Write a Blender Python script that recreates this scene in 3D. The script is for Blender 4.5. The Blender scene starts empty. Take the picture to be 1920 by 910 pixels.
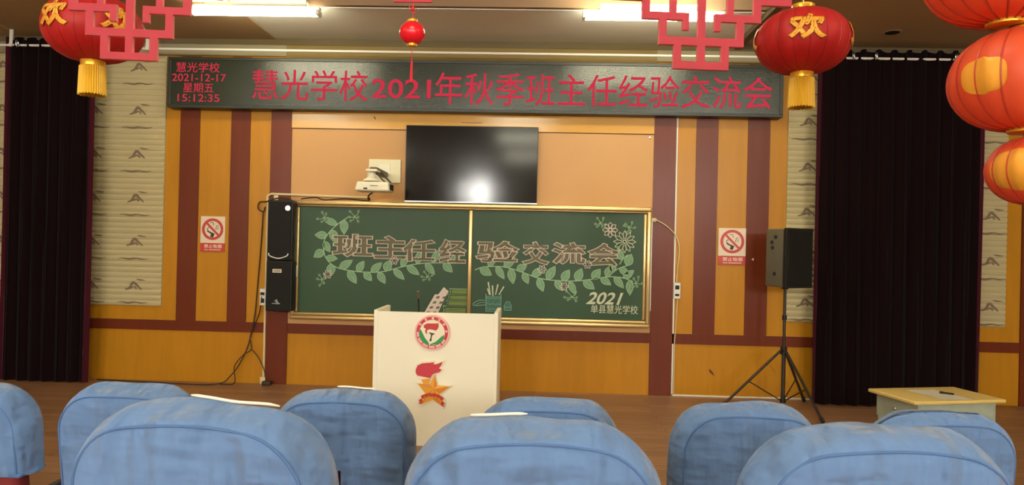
import bpy, bmesh, math, random
from mathutils import Vector, Matrix, noise
random.seed(7)
S = bpy.context.scene
COL = S.collection
PI = math.pi

# ------------------------------------------------------------------ camera, world, exposure
cd = bpy.data.cameras.new('camera')
cd.sensor_width = 36.0
cd.lens = 1387 / 1920 * 36.0
cd.clip_start = 0.05
cd.dof.use_dof = True
cd.dof.focus_distance = 7.5
cd.dof.aperture_fstop = 11.0
cam = bpy.data.objects.new('camera', cd)
COL.objects.link(cam)
YAW, PITCH, ROLL = 0.03474, 0.004745, 0.02286
fw = Vector((-math.sin(YAW) * math.cos(PITCH), math.cos(YAW) * math.cos(PITCH), math.sin(PITCH)))
r0 = Vector((math.cos(YAW), math.sin(YAW), 0))
u0 = r0.cross(fw)
rt = math.cos(ROLL) * r0 + math.sin(ROLL) * u0
up = -math.sin(ROLL) * r0 + math.cos(ROLL) * u0
M = Matrix((rt, up, -fw)).transposed().to_4x4()
M.translation = Vector((0, -8.4, 1.645))
cam.matrix_world = M
S.camera = cam
S.view_settings.view_transform = 'Standard'
S.view_settings.look = 'None'
S.view_settings.exposure = 0.44
S.view_settings.gamma = 1.0
S.view_settings.use_curve_mapping = False
w = bpy.data.worlds.new('world')
S.world = w
w.use_nodes = True
w.node_tree.nodes['Background'].inputs[0].default_value = (0.55, 0.62, 0.7, 1)
w.node_tree.nodes['Background'].inputs[1].default_value = 0.3
STAGE_LAMP = 30.0      # emission of the two pairs of battens over the stage
HALL_LAMP = 40.0       # emission of the battens in the hall
WINDOW_LIGHT = 95.0    # daylight behind the rear transom windows
WARM = (0.98, 0.90, 0.62)
COOL = (0.97, 0.92, 0.70)


# ------------------------------------------------------------------ materials
def srgb(r, g, b):
    f = lambda c: (c / 255 / 12.92) if c / 255 <= 0.04045 else ((c / 255 + 0.055) / 1.055) ** 2.4
    return (f(r), f(g), f(b), 1)


def mat(name, col, rough=0.6, metal=0.0, var=0.0, vscale=6.0, bump=0.0, bscale=60.0, stretch=None, spec=0.5,
        emit=None, estr=0.0, sheen=0.0, coat=0.0):
    m = bpy.data.materials.new(name)
    m.use_nodes = True
    nt = m.node_tree
    b = nt.nodes['Principled BSDF']
    c = col if len(col) == 4 else (*col, 1)
    b.inputs['Base Color'].default_value = c
    b.inputs['Roughness'].default_value = rough
    b.inputs['Metallic'].default_value = metal
    b.inputs['Specular IOR Level'].default_value = spec
    b.inputs['Sheen Weight'].default_value = sheen
    b.inputs['Coat Weight'].default_value = coat
    b.inputs['Coat Roughness'].default_value = 0.15
    if emit:
        b.inputs['Emission Color'].default_value = (*emit[:3], 1)
        b.inputs['Emission Strength'].default_value = estr
    if var or bump:
        tc = nt.nodes.new('ShaderNodeTexCoord')
        mp = nt.nodes.new('ShaderNodeMapping')
        nt.links.new(tc.outputs['Object'], mp.inputs[0])
        if stretch:
            mp.inputs['Scale'].default_value = stretch
    if var:
        n = nt.nodes.new('ShaderNodeTexNoise')
        n.inputs['Scale'].default_value = vscale
        n.inputs['Detail'].default_value = 5
        nt.links.new(mp.outputs[0], n.inputs['Vector'])
        mx = nt.nodes.new('ShaderNodeMix')
        mx.data_type = 'RGBA'
        mx.inputs[6].default_value = (*[x * (1 - var) for x in c[:3]], 1)
        mx.inputs[7].default_value = (*[min(1, x * (1 + var)) for x in c[:3]], 1)
        nt.links.new(n.outputs['Fac'], mx.inputs[0])
        nt.links.new(mx.outputs[2], b.inputs['Base Color'])
    if bump:
        n2 = nt.nodes.new('ShaderNodeTexNoise')
        n2.inputs['Scale'].default_value = bscale
        n2.inputs['Detail'].default_value = 3
        nt.links.new(mp.outputs[0], n2.inputs['Vector'])
        bp = nt.nodes.new('ShaderNodeBump')
        bp.inputs['Strength'].default_value = bump
        bp.inputs['Distance'].default_value = 0.004
        nt.links.new(n2.outputs['Fac'], bp.inputs['Height'])
        nt.links.new(bp.outputs[0], b.inputs['Normal'])
    return m


def emis(name, col, s):
    m = bpy.data.materials.new(name)
    m.use_nodes = True
    nt = m.node_tree
    nt.nodes.clear()
    o = nt.nodes.new('ShaderNodeOutputMaterial')
    e = nt.nodes.new('ShaderNodeEmission')
    e.inputs[0].default_value = (*col[:3], 1)
    e.inputs[1].default_value = s
    nt.links.new(e.outputs[0], o.inputs[0])
    return m


def wood_floor_mat():
    m = bpy.data.materials.new('laminate_floor')
    m.use_nodes = True
    nt = m.node_tree
    b = nt.nodes['Principled BSDF']
    tc = nt.nodes.new('ShaderNodeTexCoord')
    br = nt.nodes.new('ShaderNodeTexBrick')
    br.inputs['Scale'].default_value = 1.0
    br.inputs['Brick Width'].default_value = 1.2
    br.inputs['Row Height'].default_value = 0.13
    br.inputs['Mortar Size'].default_value = 0.0025
    br.inputs['Color1'].default_value = srgb(172, 130, 96)
    br.inputs['Color2'].default_value = srgb(152, 112, 80)
    br.inputs['Mortar'].default_value = srgb(80, 48, 28)
    nt.links.new(tc.outputs['Object'], br.inputs['Vector'])
    mp = nt.nodes.new('ShaderNodeMapping')
    mp.inputs['Scale'].default_value = (1.2, 22, 1)
    nt.links.new(tc.outputs['Object'], mp.inputs[0])
    n = nt.nodes.new('ShaderNodeTexNoise')
    n.inputs['Scale'].default_value = 2.2
    n.inputs['Detail'].default_value = 6
    nt.links.new(mp.outputs[0], n.inputs['Vector'])
    mx = nt.nodes.new('ShaderNodeMix')
    mx.data_type = 'RGBA'
    mx.blend_type = 'MULTIPLY'
    mx.inputs[0].default_value = 0.75
    rp = nt.nodes.new('ShaderNodeValToRGB')
    rp.color_ramp.elements[0].position = 0.3
    rp.color_ramp.elements[0].color = (0.5, 0.42, 0.36, 1)
    rp.color_ramp.elements[1].position = 0.7
    rp.color_ramp.elements[1].color = (1, 1, 1, 1)
    nt.links.new(n.outputs['Fac'], rp.inputs[0])
    nt.links.new(br.outputs['Color'], mx.inputs[6])
    nt.links.new(rp.outputs[0], mx.inputs[7])
    nt.links.new(mx.outputs[2], b.inputs['Base Color'])
    b.inputs['Roughness'].default_value = 0.42
    return m


def lacquer(name, col, seed=0.0):
    """lacquered plywood: faint vertical grain, glossy"""
    m = mat(name, col, rough=0.30, var=0.16, vscale=2.0, stretch=(7, 7, 0.7), spec=0.22)
    return m


def fabric_mat(name, col):
    """woven cover cloth with soft hanging creases"""
    m = mat(name, col, rough=0.85, var=0.07, vscale=5, sheen=0.2, spec=0.25)
    nt = m.node_tree
    b = nt.nodes['Principled BSDF']
    tc = nt.nodes.new('ShaderNodeTexCoord')
    oi = nt.nodes.new('ShaderNodeObjectInfo')
    last = None
    for scl, st, dist in ((1.0, (9, 3, 2.2), 0.11), (1.0, (5, 9, 16), 0.035), (1.0, (26, 20, 9), 0.014)):
        mp = nt.nodes.new('ShaderNodeMapping')
        mp.inputs['Scale'].default_value = st
        mp.inputs['Rotation'].default_value = (0, 0.5 if st[0] == 9 else -0.4, 0)
        nt.links.new(tc.outputs['Object'], mp.inputs[0])
        n = nt.nodes.new('ShaderNodeTexNoise')
        n.noise_dimensions = '4D'
        n.inputs['Detail'].default_value = 2
        n.inputs['Scale'].default_value = scl
        mu = nt.nodes.new('ShaderNodeMath')
        mu.operation = 'MULTIPLY'
        mu.inputs[1].default_value = 37.0
        nt.links.new(oi.outputs['Random'], mu.inputs[0])
        nt.links.new(mu.outputs[0], n.inputs['W'])
        nt.links.new(mp.outputs[0], n.inputs['Vector'])
        bp = nt.nodes.new('ShaderNodeBump')
        bp.inputs['Strength'].default_value = 0.9
        bp.inputs['Distance'].default_value = dist
        nt.links.new(n.outputs['Fac'], bp.inputs['Height'])
        if last is not None:
            nt.links.new(last.outputs[0], bp.inputs['Normal'])
        last = bp
    nt.links.new(last.outputs[0], b.inputs['Normal'])
    return m


def lantern_mat(name, col, rough=0.5, trans=0.35):
    m = bpy.data.materials.new(name)
    m.use_nodes = True
    nt = m.node_tree
    b = nt.nodes['Principled BSDF']
    b.inputs['Base Color'].default_value = (*col[:3], 1)
    b.inputs['Roughness'].default_value = rough
    t = nt.nodes.new('ShaderNodeBsdfTranslucent')
    t.inputs[0].default_value = (*col[:3], 1)
    mx = nt.nodes.new('ShaderNodeMixShader')
    mx.inputs[0].default_value = trans
    out = nt.nodes['Material Output']
    nt.links.new(b.outputs[0], mx.inputs[1])
    nt.links.new(t.outputs[0], mx.inputs[2])
    nt.links.new(mx.outputs[0], out.inputs[0])
    return m


def led_face_mat():
    m = mat('display_face', srgb(40, 46, 34), rough=0.2, spec=0.5)
    nt = m.node_tree
    b = nt.nodes['Principled BSDF']
    tc = nt.nodes.new('ShaderNodeTexCoord')
    v = nt.nodes.new('ShaderNodeTexVoronoi')
    v.inputs['Scale'].default_value = 70
    v.inputs['Randomness'].default_value = 0.35
    nt.links.new(tc.outputs['Object'], v.inputs['Vector'])
    bp = nt.nodes.new('ShaderNodeBump')
    bp.inputs['Strength'].default_value = 0.5
    bp.inputs['Distance'].default_value = 0.002
    nt.links.new(v.outputs['Distance'], bp.inputs['Height'])
    nt.links.new(bp.outputs[0], b.inputs['Normal'])
    return m


MT = {
    'orange': lacquer('ochre_plywood', srgb(184, 126, 28)),
    'brown': lacquer('red_brown_plywood', srgb(106, 46, 24)),
    'tan': mat('tan_board', srgb(198, 148, 88), rough=0.5, var=0.04, vscale=1.5),
    'plaster': mat('grey_plaster', srgb(150, 140, 112), rough=0.9, var=0.05, vscale=1.2, bump=0.1),
    'ceiling': mat('ceiling_paint', srgb(232, 234, 226), rough=0.9, var=0.04, vscale=1.0),
    'header': mat('glossy_header_board', srgb(204, 150, 58), rough=0.16, var=0.1, vscale=2, bump=0.12, bscale=5, spec=0.6),
    'olive': mat('olive_strip', srgb(128, 106, 56), rough=0.7, var=0.1, vscale=2),
    'shade_band': mat('painted_shade_band', srgb(104, 90, 62), rough=0.8),
    'soffit': mat('soffit_paint', srgb(176, 150, 112), rough=0.9, var=0.05, vscale=1.0),
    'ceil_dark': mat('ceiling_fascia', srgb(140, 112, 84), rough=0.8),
    'hallwall': mat('hall_wall', srgb(200, 190, 165), rough=0.85),
    'floor': wood_floor_mat(),
    'bamboo': mat('bamboo_slats', srgb(186, 172, 130), rough=0.75, var=0.12, vscale=3.0, stretch=(1.2, 1, 22)),
    'ink': mat('ink_brush', srgb(122, 102, 80), rough=0.8),
    'velvet': mat('black_velvet', srgb(22, 11, 12), rough=1.0, sheen=0.04, spec=0.04),
    'velvet_edge': mat('wine_velvet', srgb(66, 20, 32), rough=1.0, sheen=0.1, spec=0.05),
    'white_metal': mat('white_enamel', srgb(225, 222, 210), rough=0.4),
    'chrome': mat('dull_chrome', srgb(200, 200, 200), rough=0.3, metal=1.0),
    'gold_metal': mat('gold_anodised', srgb(204, 176, 122), rough=0.27, metal=0.7),
    'board': mat('green_board', srgb(46, 72, 46), rough=0.4, var=0.22, vscale=1.6, spec=0.28),
    'chalk_pink': mat('pink_chalk', srgb(212, 196, 184), rough=1, var=0.15, vscale=30),
    'chalk_pinkfill': mat('pink_chalk_shading', srgb(108, 102, 82), rough=1, var=0.25, vscale=40),
    'chalk_green': mat('green_chalk', srgb(150, 182, 142), rough=1, var=0.18, vscale=25),
    'chalk_leaf': mat('pale_green_chalk', srgb(118, 152, 120), rough=1, var=0.25, vscale=30),
    'chalk_white': mat('white_chalk', srgb(196, 200, 172), rough=1, var=0.15, vscale=30),
    'chalk_blue': mat('blue_chalk', srgb(120, 160, 150), rough=1, var=0.2, vscale=30),
    'chalk_bluefill': mat('blue_chalk_shading', srgb(72, 108, 92), rough=1, var=0.2, vscale=30),
    'chalk_yellow': mat('yellow_green_chalk', srgb(120, 134, 68), rough=1, var=0.25, vscale=30),
    'black_plastic': mat('black_plastic', srgb(30, 28, 25), rough=0.5, spec=0.3),
    'black_matt': mat('matt_black', srgb(30, 28, 25), rough=0.7),
    'grille': mat('black_speaker_grille', srgb(26, 25, 22), spec=0.25, rough=0.7, bump=0.6, bscale=220),
    'grey_plastic': mat('grey_plastic', srgb(92, 88, 74), rough=0.5),
    'tripod': mat('dark_steel', srgb(56, 48, 42), rough=0.35, metal=0.3),
    'screen': mat('screen_glass', srgb(18, 14, 12), rough=0.11, spec=0.28),
    'led': led_face_mat(),
    'led_frame': mat('dark_green_frame', srgb(34, 38, 30), rough=0.4),
    'led_red': emis('red_led', (0.84, 0.045, 0.085), 0.55),
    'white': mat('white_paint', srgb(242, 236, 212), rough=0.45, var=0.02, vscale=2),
    'plate': mat('cream_plate', srgb(232, 226, 190), rough=0.45),
    'sign_white': mat('sign_white', srgb(225, 205, 180), rough=0.4),
    'sign_red': mat('sign_red', srgb(188, 52, 44), rough=0.4),
    'badge_red': mat('badge_red', srgb(196, 48, 60), rough=0.5),
    'badge_pink': mat('badge_pink_edge', srgb(240, 182, 172), rough=0.5),
    'badge_green': mat('badge_green', srgb(40, 140, 76), rough=0.5),
    'badge_cream': mat('badge_cream', srgb(240, 228, 200), rough=0.5),
    'badge_gold': mat('badge_gold', srgb(228, 160, 36), rough=0.5),
    'badge_gold2': mat('badge_deep_gold', srgb(214, 128, 24), rough=0.5),
    'badge_black': mat('badge_black', srgb(40, 28, 22), rough=0.5),
    'blue': fabric_mat('blue_cover_cloth', srgb(96, 126, 170)),
    'seam': mat('blue_seam', srgb(76, 108, 156), rough=0.9),
    'red_seat': mat('dark_red_upholstery', srgb(120, 34, 34), rough=0.8, bump=0.2),
    'seat_frame': mat('seat_frame', srgb(50, 46, 46), rough=0.5),
    'lantern': lantern_mat('red_silk', srgb(202, 34, 32)[:3]),
    'lantern_rib': mat('red_rib', srgb(150, 22, 20), rough=0.4),
    'lantern_big': lantern_mat('orange_red_silk', srgb(244, 104, 62)[:3], rough=0.45, trans=0.45),
    'lantern_bigrib': mat('deep_red_rib', srgb(170, 50, 30), rough=0.45),
    'gold': mat('gold_foil', srgb(230, 170, 50), rough=0.3, metal=0.6),
    'gold_soft': mat('gold_print', srgb(232, 158, 48), rough=0.45, metal=0.25),
    'fringe': mat('yellow_fringe', srgb(226, 178, 44), rough=0.6, var=0.2, vscale=8, stretch=(12, 12, 0.5)),
    'lattice': mat('red_felt_board', srgb(172, 44, 58), rough=0.7),
    'lattice_edge': mat('pink_board_edge', srgb(226, 120, 116), rough=0.6),
    'red_cord': mat('red_cord', srgb(200, 40, 50), rough=0.6),
    'ball_red': mat('glossy_red', srgb(226, 24, 40), rough=0.25),
    'desk_top': mat('desk_laminate', srgb(208, 180, 106), rough=0.4, var=0.06, vscale=3),
    'desk_body': mat('grey_green_paint', srgb(150, 158, 140), rough=0.55, var=0.2, vscale=12),
    'paper': mat('paper', srgb(248, 242, 224), rough=0.8),
    'cable': mat('black_cable', srgb(52, 34, 20), rough=0.6),
    'white_cable': mat('white_cable', srgb(216, 196, 150), rough=0.5),
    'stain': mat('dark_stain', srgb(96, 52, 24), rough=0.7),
    'lamp_stage': emis('stage_tube_light', WARM, STAGE_LAMP),
    'lamp_hall': emis('hall_tube_light', COOL, HALL_LAMP),
    'daylight': emis('daylight_pane', (1.0, 0.97, 0.9), WINDOW_LIGHT),
}


# ------------------------------------------------------------------ mesh helpers
def origin(o):
    v = Vector((0, 0, 0))
    while o:
        v += o.location
        o = o.parent
    return v


def obj(name, bm, m, parent=None, local=False, smooth=False, loc=None):
    """link bm as one mesh; bm is in world coordinates unless local"""
    me = bpy.data.meshes.new(name)
    if parent is not None and not local:
        bmesh.ops.translate(bm, verts=bm.verts, vec=-origin(parent))
    if loc is not None:
        bmesh.ops.translate(bm, verts=bm.verts, vec=-Vector(loc))
    bmesh.ops.recalc_face_normals(bm, faces=bm.faces)
    bm.to_mesh(me)
    bm.free()
    if smooth:
        for p in me.polygons:
            p.use_smooth = True
        if smooth != 'all':
            try:
                me.set_sharp_from_angle(angle=math.radians(40))
            except Exception:
                pass
    o = bpy.data.objects.new(name, me)
    COL.objects.link(o)
    if m is not None:
        for q in (m if isinstance(m, list) else [m]):
            me.materials.append(MT[q] if isinstance(q, str) else q)
    if parent is not None:
        o.parent = parent
    if loc is not None:
        o.location = loc
    return o


def tag(o, label, cat, group=None, kind=None):
    o['label'] = label
    o['category'] = cat
    if group:
        o['group'] = group
    if kind:
        o['kind'] = kind
    return o


def thing(name, label, cat, loc=(0, 0, 0), rz=0, group=None):
    o = bpy.data.objects.new(name, None)
    o.empty_display_size = 0.1
    COL.objects.link(o)
    o.location = loc
    o.rotation_euler = (0, 0, rz)
    return tag(o, label, cat, group)


def struct(name, bm, m, label=None):
    o = obj(name, bm, m)
    o['kind'] = 'structure'
    return o


def B():
    return bmesh.new()


def box(bm, x0, x1, y0, y1, z0, z1, bev=0.0, seg=2, mi=0):
    r = bmesh.ops.create_cube(bm, size=1.0)
    vs = r['verts']
    for v in vs:
        v.co = Vector(((x0 + x1) / 2 + v.co.x * (x1 - x0), (y0 + y1) / 2 + v.co.y * (y1 - y0),
                       (z0 + z1) / 2 + v.co.z * (z1 - z0)))
    fs = {f for v in vs for f in v.link_faces}
    for f in fs:
        f.material_index = mi
    if bev:
        es = list({e for v in vs for e in v.link_edges})
        bmesh.ops.bevel(bm, geom=es, offset=bev, segments=seg, affect='EDGES', profile=0.5)
    return vs


def prism(bm, pts, y0, y1, mi=0):
    """closed outline in x,z extruded from y0 (front, lower y) to y1"""
    a = [bm.verts.new((x, y0, z)) for x, z in pts]
    b = [bm.verts.new((x, y1, z)) for x, z in pts]
    n = len(pts)
    fs = [bm.faces.new(a), bm.faces.new(b[::-1])]
    for i in range(n):
        fs.append(bm.faces.new((a[i], a[(i + 1) % n], b[(i + 1) % n], b[i])))
    for f in fs:
        f.material_index = mi
    return a + b


def tube(bm, pts, r, n=8, closed=False, mi=0, cap=True):
    pts = [Vector(p) for p in pts]
    N = len(pts)
    rings = []
    prev = None
    for i, p in enumerate(pts):
        if closed:
            t = pts[(i + 1) % N] - pts[i - 1]
        else:
            t = pts[min(i + 1, N - 1)] - pts[max(i - 1, 0)]
        t.normalize()
        if prev is None:
            a = Vector((0, 0, 1)) if abs(t.z) < 0.9 else Vector((1, 0, 0))
            u = t.cross(a).normalized()
        else:
            u = (prev - t * prev.dot(t)).normalized()
        prev = u
        v = t.cross(u)
        rr = r[i] if isinstance(r, (list, tuple)) else r
        rings.append([bm.verts.new(p + (u * math.cos(2 * PI * k / n) + v * math.sin(2 * PI * k / n)) * rr) for k in range(n)])
    for i in range(N if closed else N - 1):
        a, b = rings[i], rings[(i + 1) % N]
        for k in range(n):
            f = bm.faces.new((a[k], a[(k + 1) % n], b[(k + 1) % n], b[k]))
            f.material_index = mi
    if cap and not closed:
        bm.faces.new(rings[0][::-1]).material_index = mi
        bm.faces.new(rings[-1]).material_index = mi


def lathe(bm, prof, cx, cy, cz=0, n=32, mi=0):
    rings = []
    for r, z in prof:
        if r < 1e-6:
            rings.append([bm.verts.new((cx, cy, cz + z))])
        else:
            rings.append([bm.verts.new((cx + r * math.cos(2 * PI * k / n), cy + r * math.sin(2 * PI * k / n), cz + z)) for k in range(n)])
    for a, b in zip(rings, rings[1:]):
        for k in range(n):
            k2 = (k + 1) % n
            if len(a) == 1 and len(b) == 1:
                continue
            if len(a) == 1:
                f = bm.faces.new((a[0], b[k2], b[k]))
            elif len(b) == 1:
                f = bm.faces.new((a[k], a[k2], b[0]))
            else:
                f = bm.faces.new((a[k], a[k2], b[k2], b[k]))
            f.material_index = mi


def spline(pts, n=6):
    """Catmull-Rom through 2D/3D points"""
    P = [Vector(p) for p in pts]
    P = [2 * P[0] - P[1]] + P + [2 * P[-1] - P[-2]]
    out = []
    for i in range(1, len(P) - 2):
        for k in range(n):
            t = k / n
            a, b, c, d = P[i - 1], P[i], P[i + 1], P[i + 2]
            out.append(0.5 * ((2 * b) + (c - a) * t + (2 * a - 5 * b + 4 * c - d) * t * t + (3 * b - a - 3 * c + d) * t ** 3))
    out.append(P[-2])
    return out


def ribbon(bm, pts, wd, y, th=0.002, mi=0):
    """flat stroke in the xz plane with thickness th, front at y"""
    P = [Vector(p) for p in pts]
    L, R = [], []
    for i, p in enumerate(P):
        t = P[min(i + 1, len(P) - 1)] - P[max(i - 1, 0)]
        if t.length < 1e-9:
            t = Vector((1, 0))
        t.normalize()
        nn = Vector((-t.y, t.x))
        w_ = (wd[i] if isinstance(wd, (list, tuple)) else wd) / 2
        L.append(p + nn * w_)
        R.append(p - nn * w_)
    vf = [(bm.verts.new((a.x, y, a.y)), bm.verts.new((b.x, y, b.y)), bm.verts.new((a.x, y + th, a.y)), bm.verts.new((b.x, y + th, b.y))) for a, b in zip(L, R)]
    for q, s in zip(vf, vf[1:]):
        for i, j in ((0, 1), (1, 3), (3, 2), (2, 0)):
            bm.faces.new((q[i], q[j], s[j], s[i])).material_index = mi
    for q in (vf[0], vf[-1]):
        bm.faces.new((q[0], q[1], q[3], q[2])).material_index = mi


def text_bm(body, outline=0.0, offset=0.0, extr=0.0, tracking=1.0):
    """text as a bmesh lying in xy, from the built-in typeface"""
    c = bpy.data.curves.new('lettering', 'FONT')
    c.body = body
    c.resolution_u = 4
    c.space_character = tracking
    if outline:
        c.fill_mode = 'NONE'
        c.bevel_depth = outline
        c.offset = offset
        c.bevel_resolution = 0
    c.extrude = extr
    o = bpy.data.objects.new('lettering', c)
    COL.objects.link(o)
    dg = bpy.context.evaluated_depsgraph_get()
    me = bpy.data.meshes.new_from_object(o.evaluated_get(dg))
    bm = B()
    bm.from_mesh(me)
    bpy.data.meshes.remove(me)
    if offset and not outline:      # a heavier stroke: add the rounded outline to the filled letter
        c.fill_mode = 'NONE'
        c.extrude = 0
        c.bevel_depth = offset
        c.bevel_resolution = 0
        dg = bpy.context.evaluated_depsgraph_get()
        me = bpy.data.meshes.new_from_object(o.evaluated_get(dg))
        for v in me.vertices:
            v.co.z *= extr / offset if extr else 0.0
        bm.from_mesh(me)
        bpy.data.meshes.remove(me)
    bpy.data.objects.remove(o)
    bpy.data.curves.remove(c)
    return bm


def fit(bm, x0, x1, z0, z1, y, depth=None, shear=0.0):
    """stand the text up in the xz plane facing -y and fit it in a rectangle"""
    xs = [v.co.x for v in bm.verts]
    ys = [v.co.y for v in bm.verts]
    a, b, c, d = min(xs), max(xs), min(ys), max(ys)
    zs = [v.co.z for v in bm.verts]
    zt = max(zs) - min(zs)
    for v in bm.verts:
        X = x0 + (v.co.x - a) / (b - a) * (x1 - x0)
        Z = z0 + (v.co.y - c) / (d - c) * (z1 - z0)
        Y = y - ((v.co.z - min(zs)) / zt * depth if (depth and zt > 1e-6) else 0)
        v.co = Vector((X + shear * (Z - z0), Y, Z))
    return bm


def merge(bms):
    out = B()
    for b in bms:
        me = bpy.data.meshes.new('t')
        b.to_mesh(me)
        b.free()
        out.from_mesh(me)
        bpy.data.meshes.remove(me)
    return out


def grid_strip(bm, rows):
    """rows: list of lists of Vector"""
    V = [[bm.verts.new(p) for p in r] for r in rows]
    for a, b in zip(V, V[1:]):
        for i in range(len(a) - 1):
            bm.faces.new((a[i], a[i + 1], b[i + 1], b[i]))
    return V


# ================================================================== the setting
HX0, HX1, HY0 = -8.2, 8.2, -17.0
CEIL = 4.30
STC = 3.95   # stage ceiling
bm = B(); box(bm, HX0, HX1, HY0, 0.2, -0.2, 0.0); struct('floor', bm, 'floor')
# low steps of the rising seat rows
bm = B(); box(bm, HX0, HX1, -6.75, -5.35, 0.0, 0.17); struct('floor', bm, 'floor')
bm = B(); box(bm, HX0, HX1, HY0, -6.75, 0.0, 0.335); struct('floor', bm, 'floor')
bm = B(); box(bm, HX0, HX1, 0.0, 0.2, 0.0, CEIL); struct('wall_back', bm, 'orange')
bm = B(); box(bm, HX0 - 0.2, HX0, HY0, 0.2, 0, CEIL); struct('wall_left', bm, 'hallwall')
bm = B(); box(bm, HX1, HX1 + 0.2, HY0, 0.2, 0, CEIL); struct('wall_right', bm, 'hallwall')
bm = B(); box(bm, HX0, HX1, HY0 - 0.2, HY0, 0, CEIL); struct('wall_rear', bm, 'hallwall')
bm = B(); box(bm, HX0, HX1, HY0, -1.22, CEIL, CEIL + 0.15); struct('ceiling', bm, 'ceiling')
# stage ceiling: middle field a little higher than the soffits at both sides
bm = B(); box(bm, -3.05, 2.22, -1.16, 0.2, STC + 0.012, STC + 0.2); struct('ceiling', bm, 'ceiling')
bm = B(); box(bm, HX0, -3.05, -3.2, 0.2, STC, CEIL + 0.15); struct('ceiling', bm, 'soffit')
bm = B(); box(bm, 2.22, HX1, -3.2, 0.2, STC, CEIL + 0.15); struct('ceiling', bm, 'soffit')
bm = B(); box(bm, 2.15, 2.22, -3.2, 0.0, STC - 0.045, STC + 0.012); box(bm, 2.15, 2.22, -3.2, -1.23, STC, CEIL); struct('trim_60', bm, 'shade_band')  # added dark board: shade on the soffit's side face, put into colour
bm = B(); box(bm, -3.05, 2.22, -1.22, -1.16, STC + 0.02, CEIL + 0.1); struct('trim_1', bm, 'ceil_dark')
# rear transom windows with daylight behind them
for i, xc in enumerate((-6.6, -2.15, 2.4, 5.0)):
    bm = B()
    wz0, wz1, hw = 3.0, 3.85, 0.42
    box(bm, xc - hw - 0.06, xc + hw + 0.06, HY0, HY0 + 0.05, wz1, wz1 + 0.06)
    box(bm, xc - hw - 0.06, xc + hw + 0.06, HY0, HY0 + 0.05, wz0 - 0.06, wz0)
    box(bm, xc - hw - 0.06, xc - hw, HY0, HY0 + 0.05, wz0, wz1)
    box(bm, xc + hw, xc + hw + 0.06, HY0, HY0 + 0.05, wz0, wz1)
    box(bm, xc - 0.02, xc + 0.02, HY0, HY0 + 0.04, wz0, wz1)
    fr = struct('window_%d' % (i + 1), bm, 'white_metal')
    bm = B(); box(bm, xc - hw, xc + hw, HY0 + 0.001, HY0 + 0.02, wz0, wz1)
    obj('pane', bm, 'daylight', fr)

# brown and tan facing of the stage wall
tn = [1]


def trim(m, x0, x1, z0, z1, th):
    tn[0] += 1
    bm = B()
    box(bm, x0, x1, -th, 0.0, z0, z1)
    return struct('trim_%d' % tn[0], bm, m)


for a, b in ((-4.15, -3.92), (-3.555, -3.33), (1.76, 2.005), (2.335, 2.58)):
    trim('brown', a, b, 0.69, 3.75, 0.010)
for a, b in ((-3.085, -2.845), (1.285, 1.53), (5.36, 5.60)):
    trim('brown', a, b, 0.0, 3.72, 0.022)
for a, b in ((-8.2, -3.085), (-2.845, 1.285), (1.53, 5.36)):
    trim('brown', a, b, 0.585, 0.700, 0.014)
trim('tan', -2.845, -1.50, 0.70, 2.945, 0.006)
trim('tan', -1.50, -0.03, 0.70, 2.945, 0.005)
trim('tan', -0.03, 1.285, 0.70, 2.945, 0.006)
trim('header', -2.845, 1.285, 2.945, 3.15, 0.020)
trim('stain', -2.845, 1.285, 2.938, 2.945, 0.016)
trim('plaster', -8.2, -2.93, 3.76, 3.89, 0.024)
trim('olive', -2.93, 1.30, 3.72, 3.89, 0.024)
trim('plaster', 1.30, 8.2, 3.76, 3.89, 0.024)
trim('shade_band', -8.2, 8.2, 3.89, 3.962, 0.034)  # dark strip painting the shade where wall meets ceiling
trim('white_metal', 1.536, 1.552, 0.02, 3.15, 0.014)      # slim white edge strip beside the right pilaster
trim('white_metal', 1.553, 3.2, 0.0, 0.016, 0.012)

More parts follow.
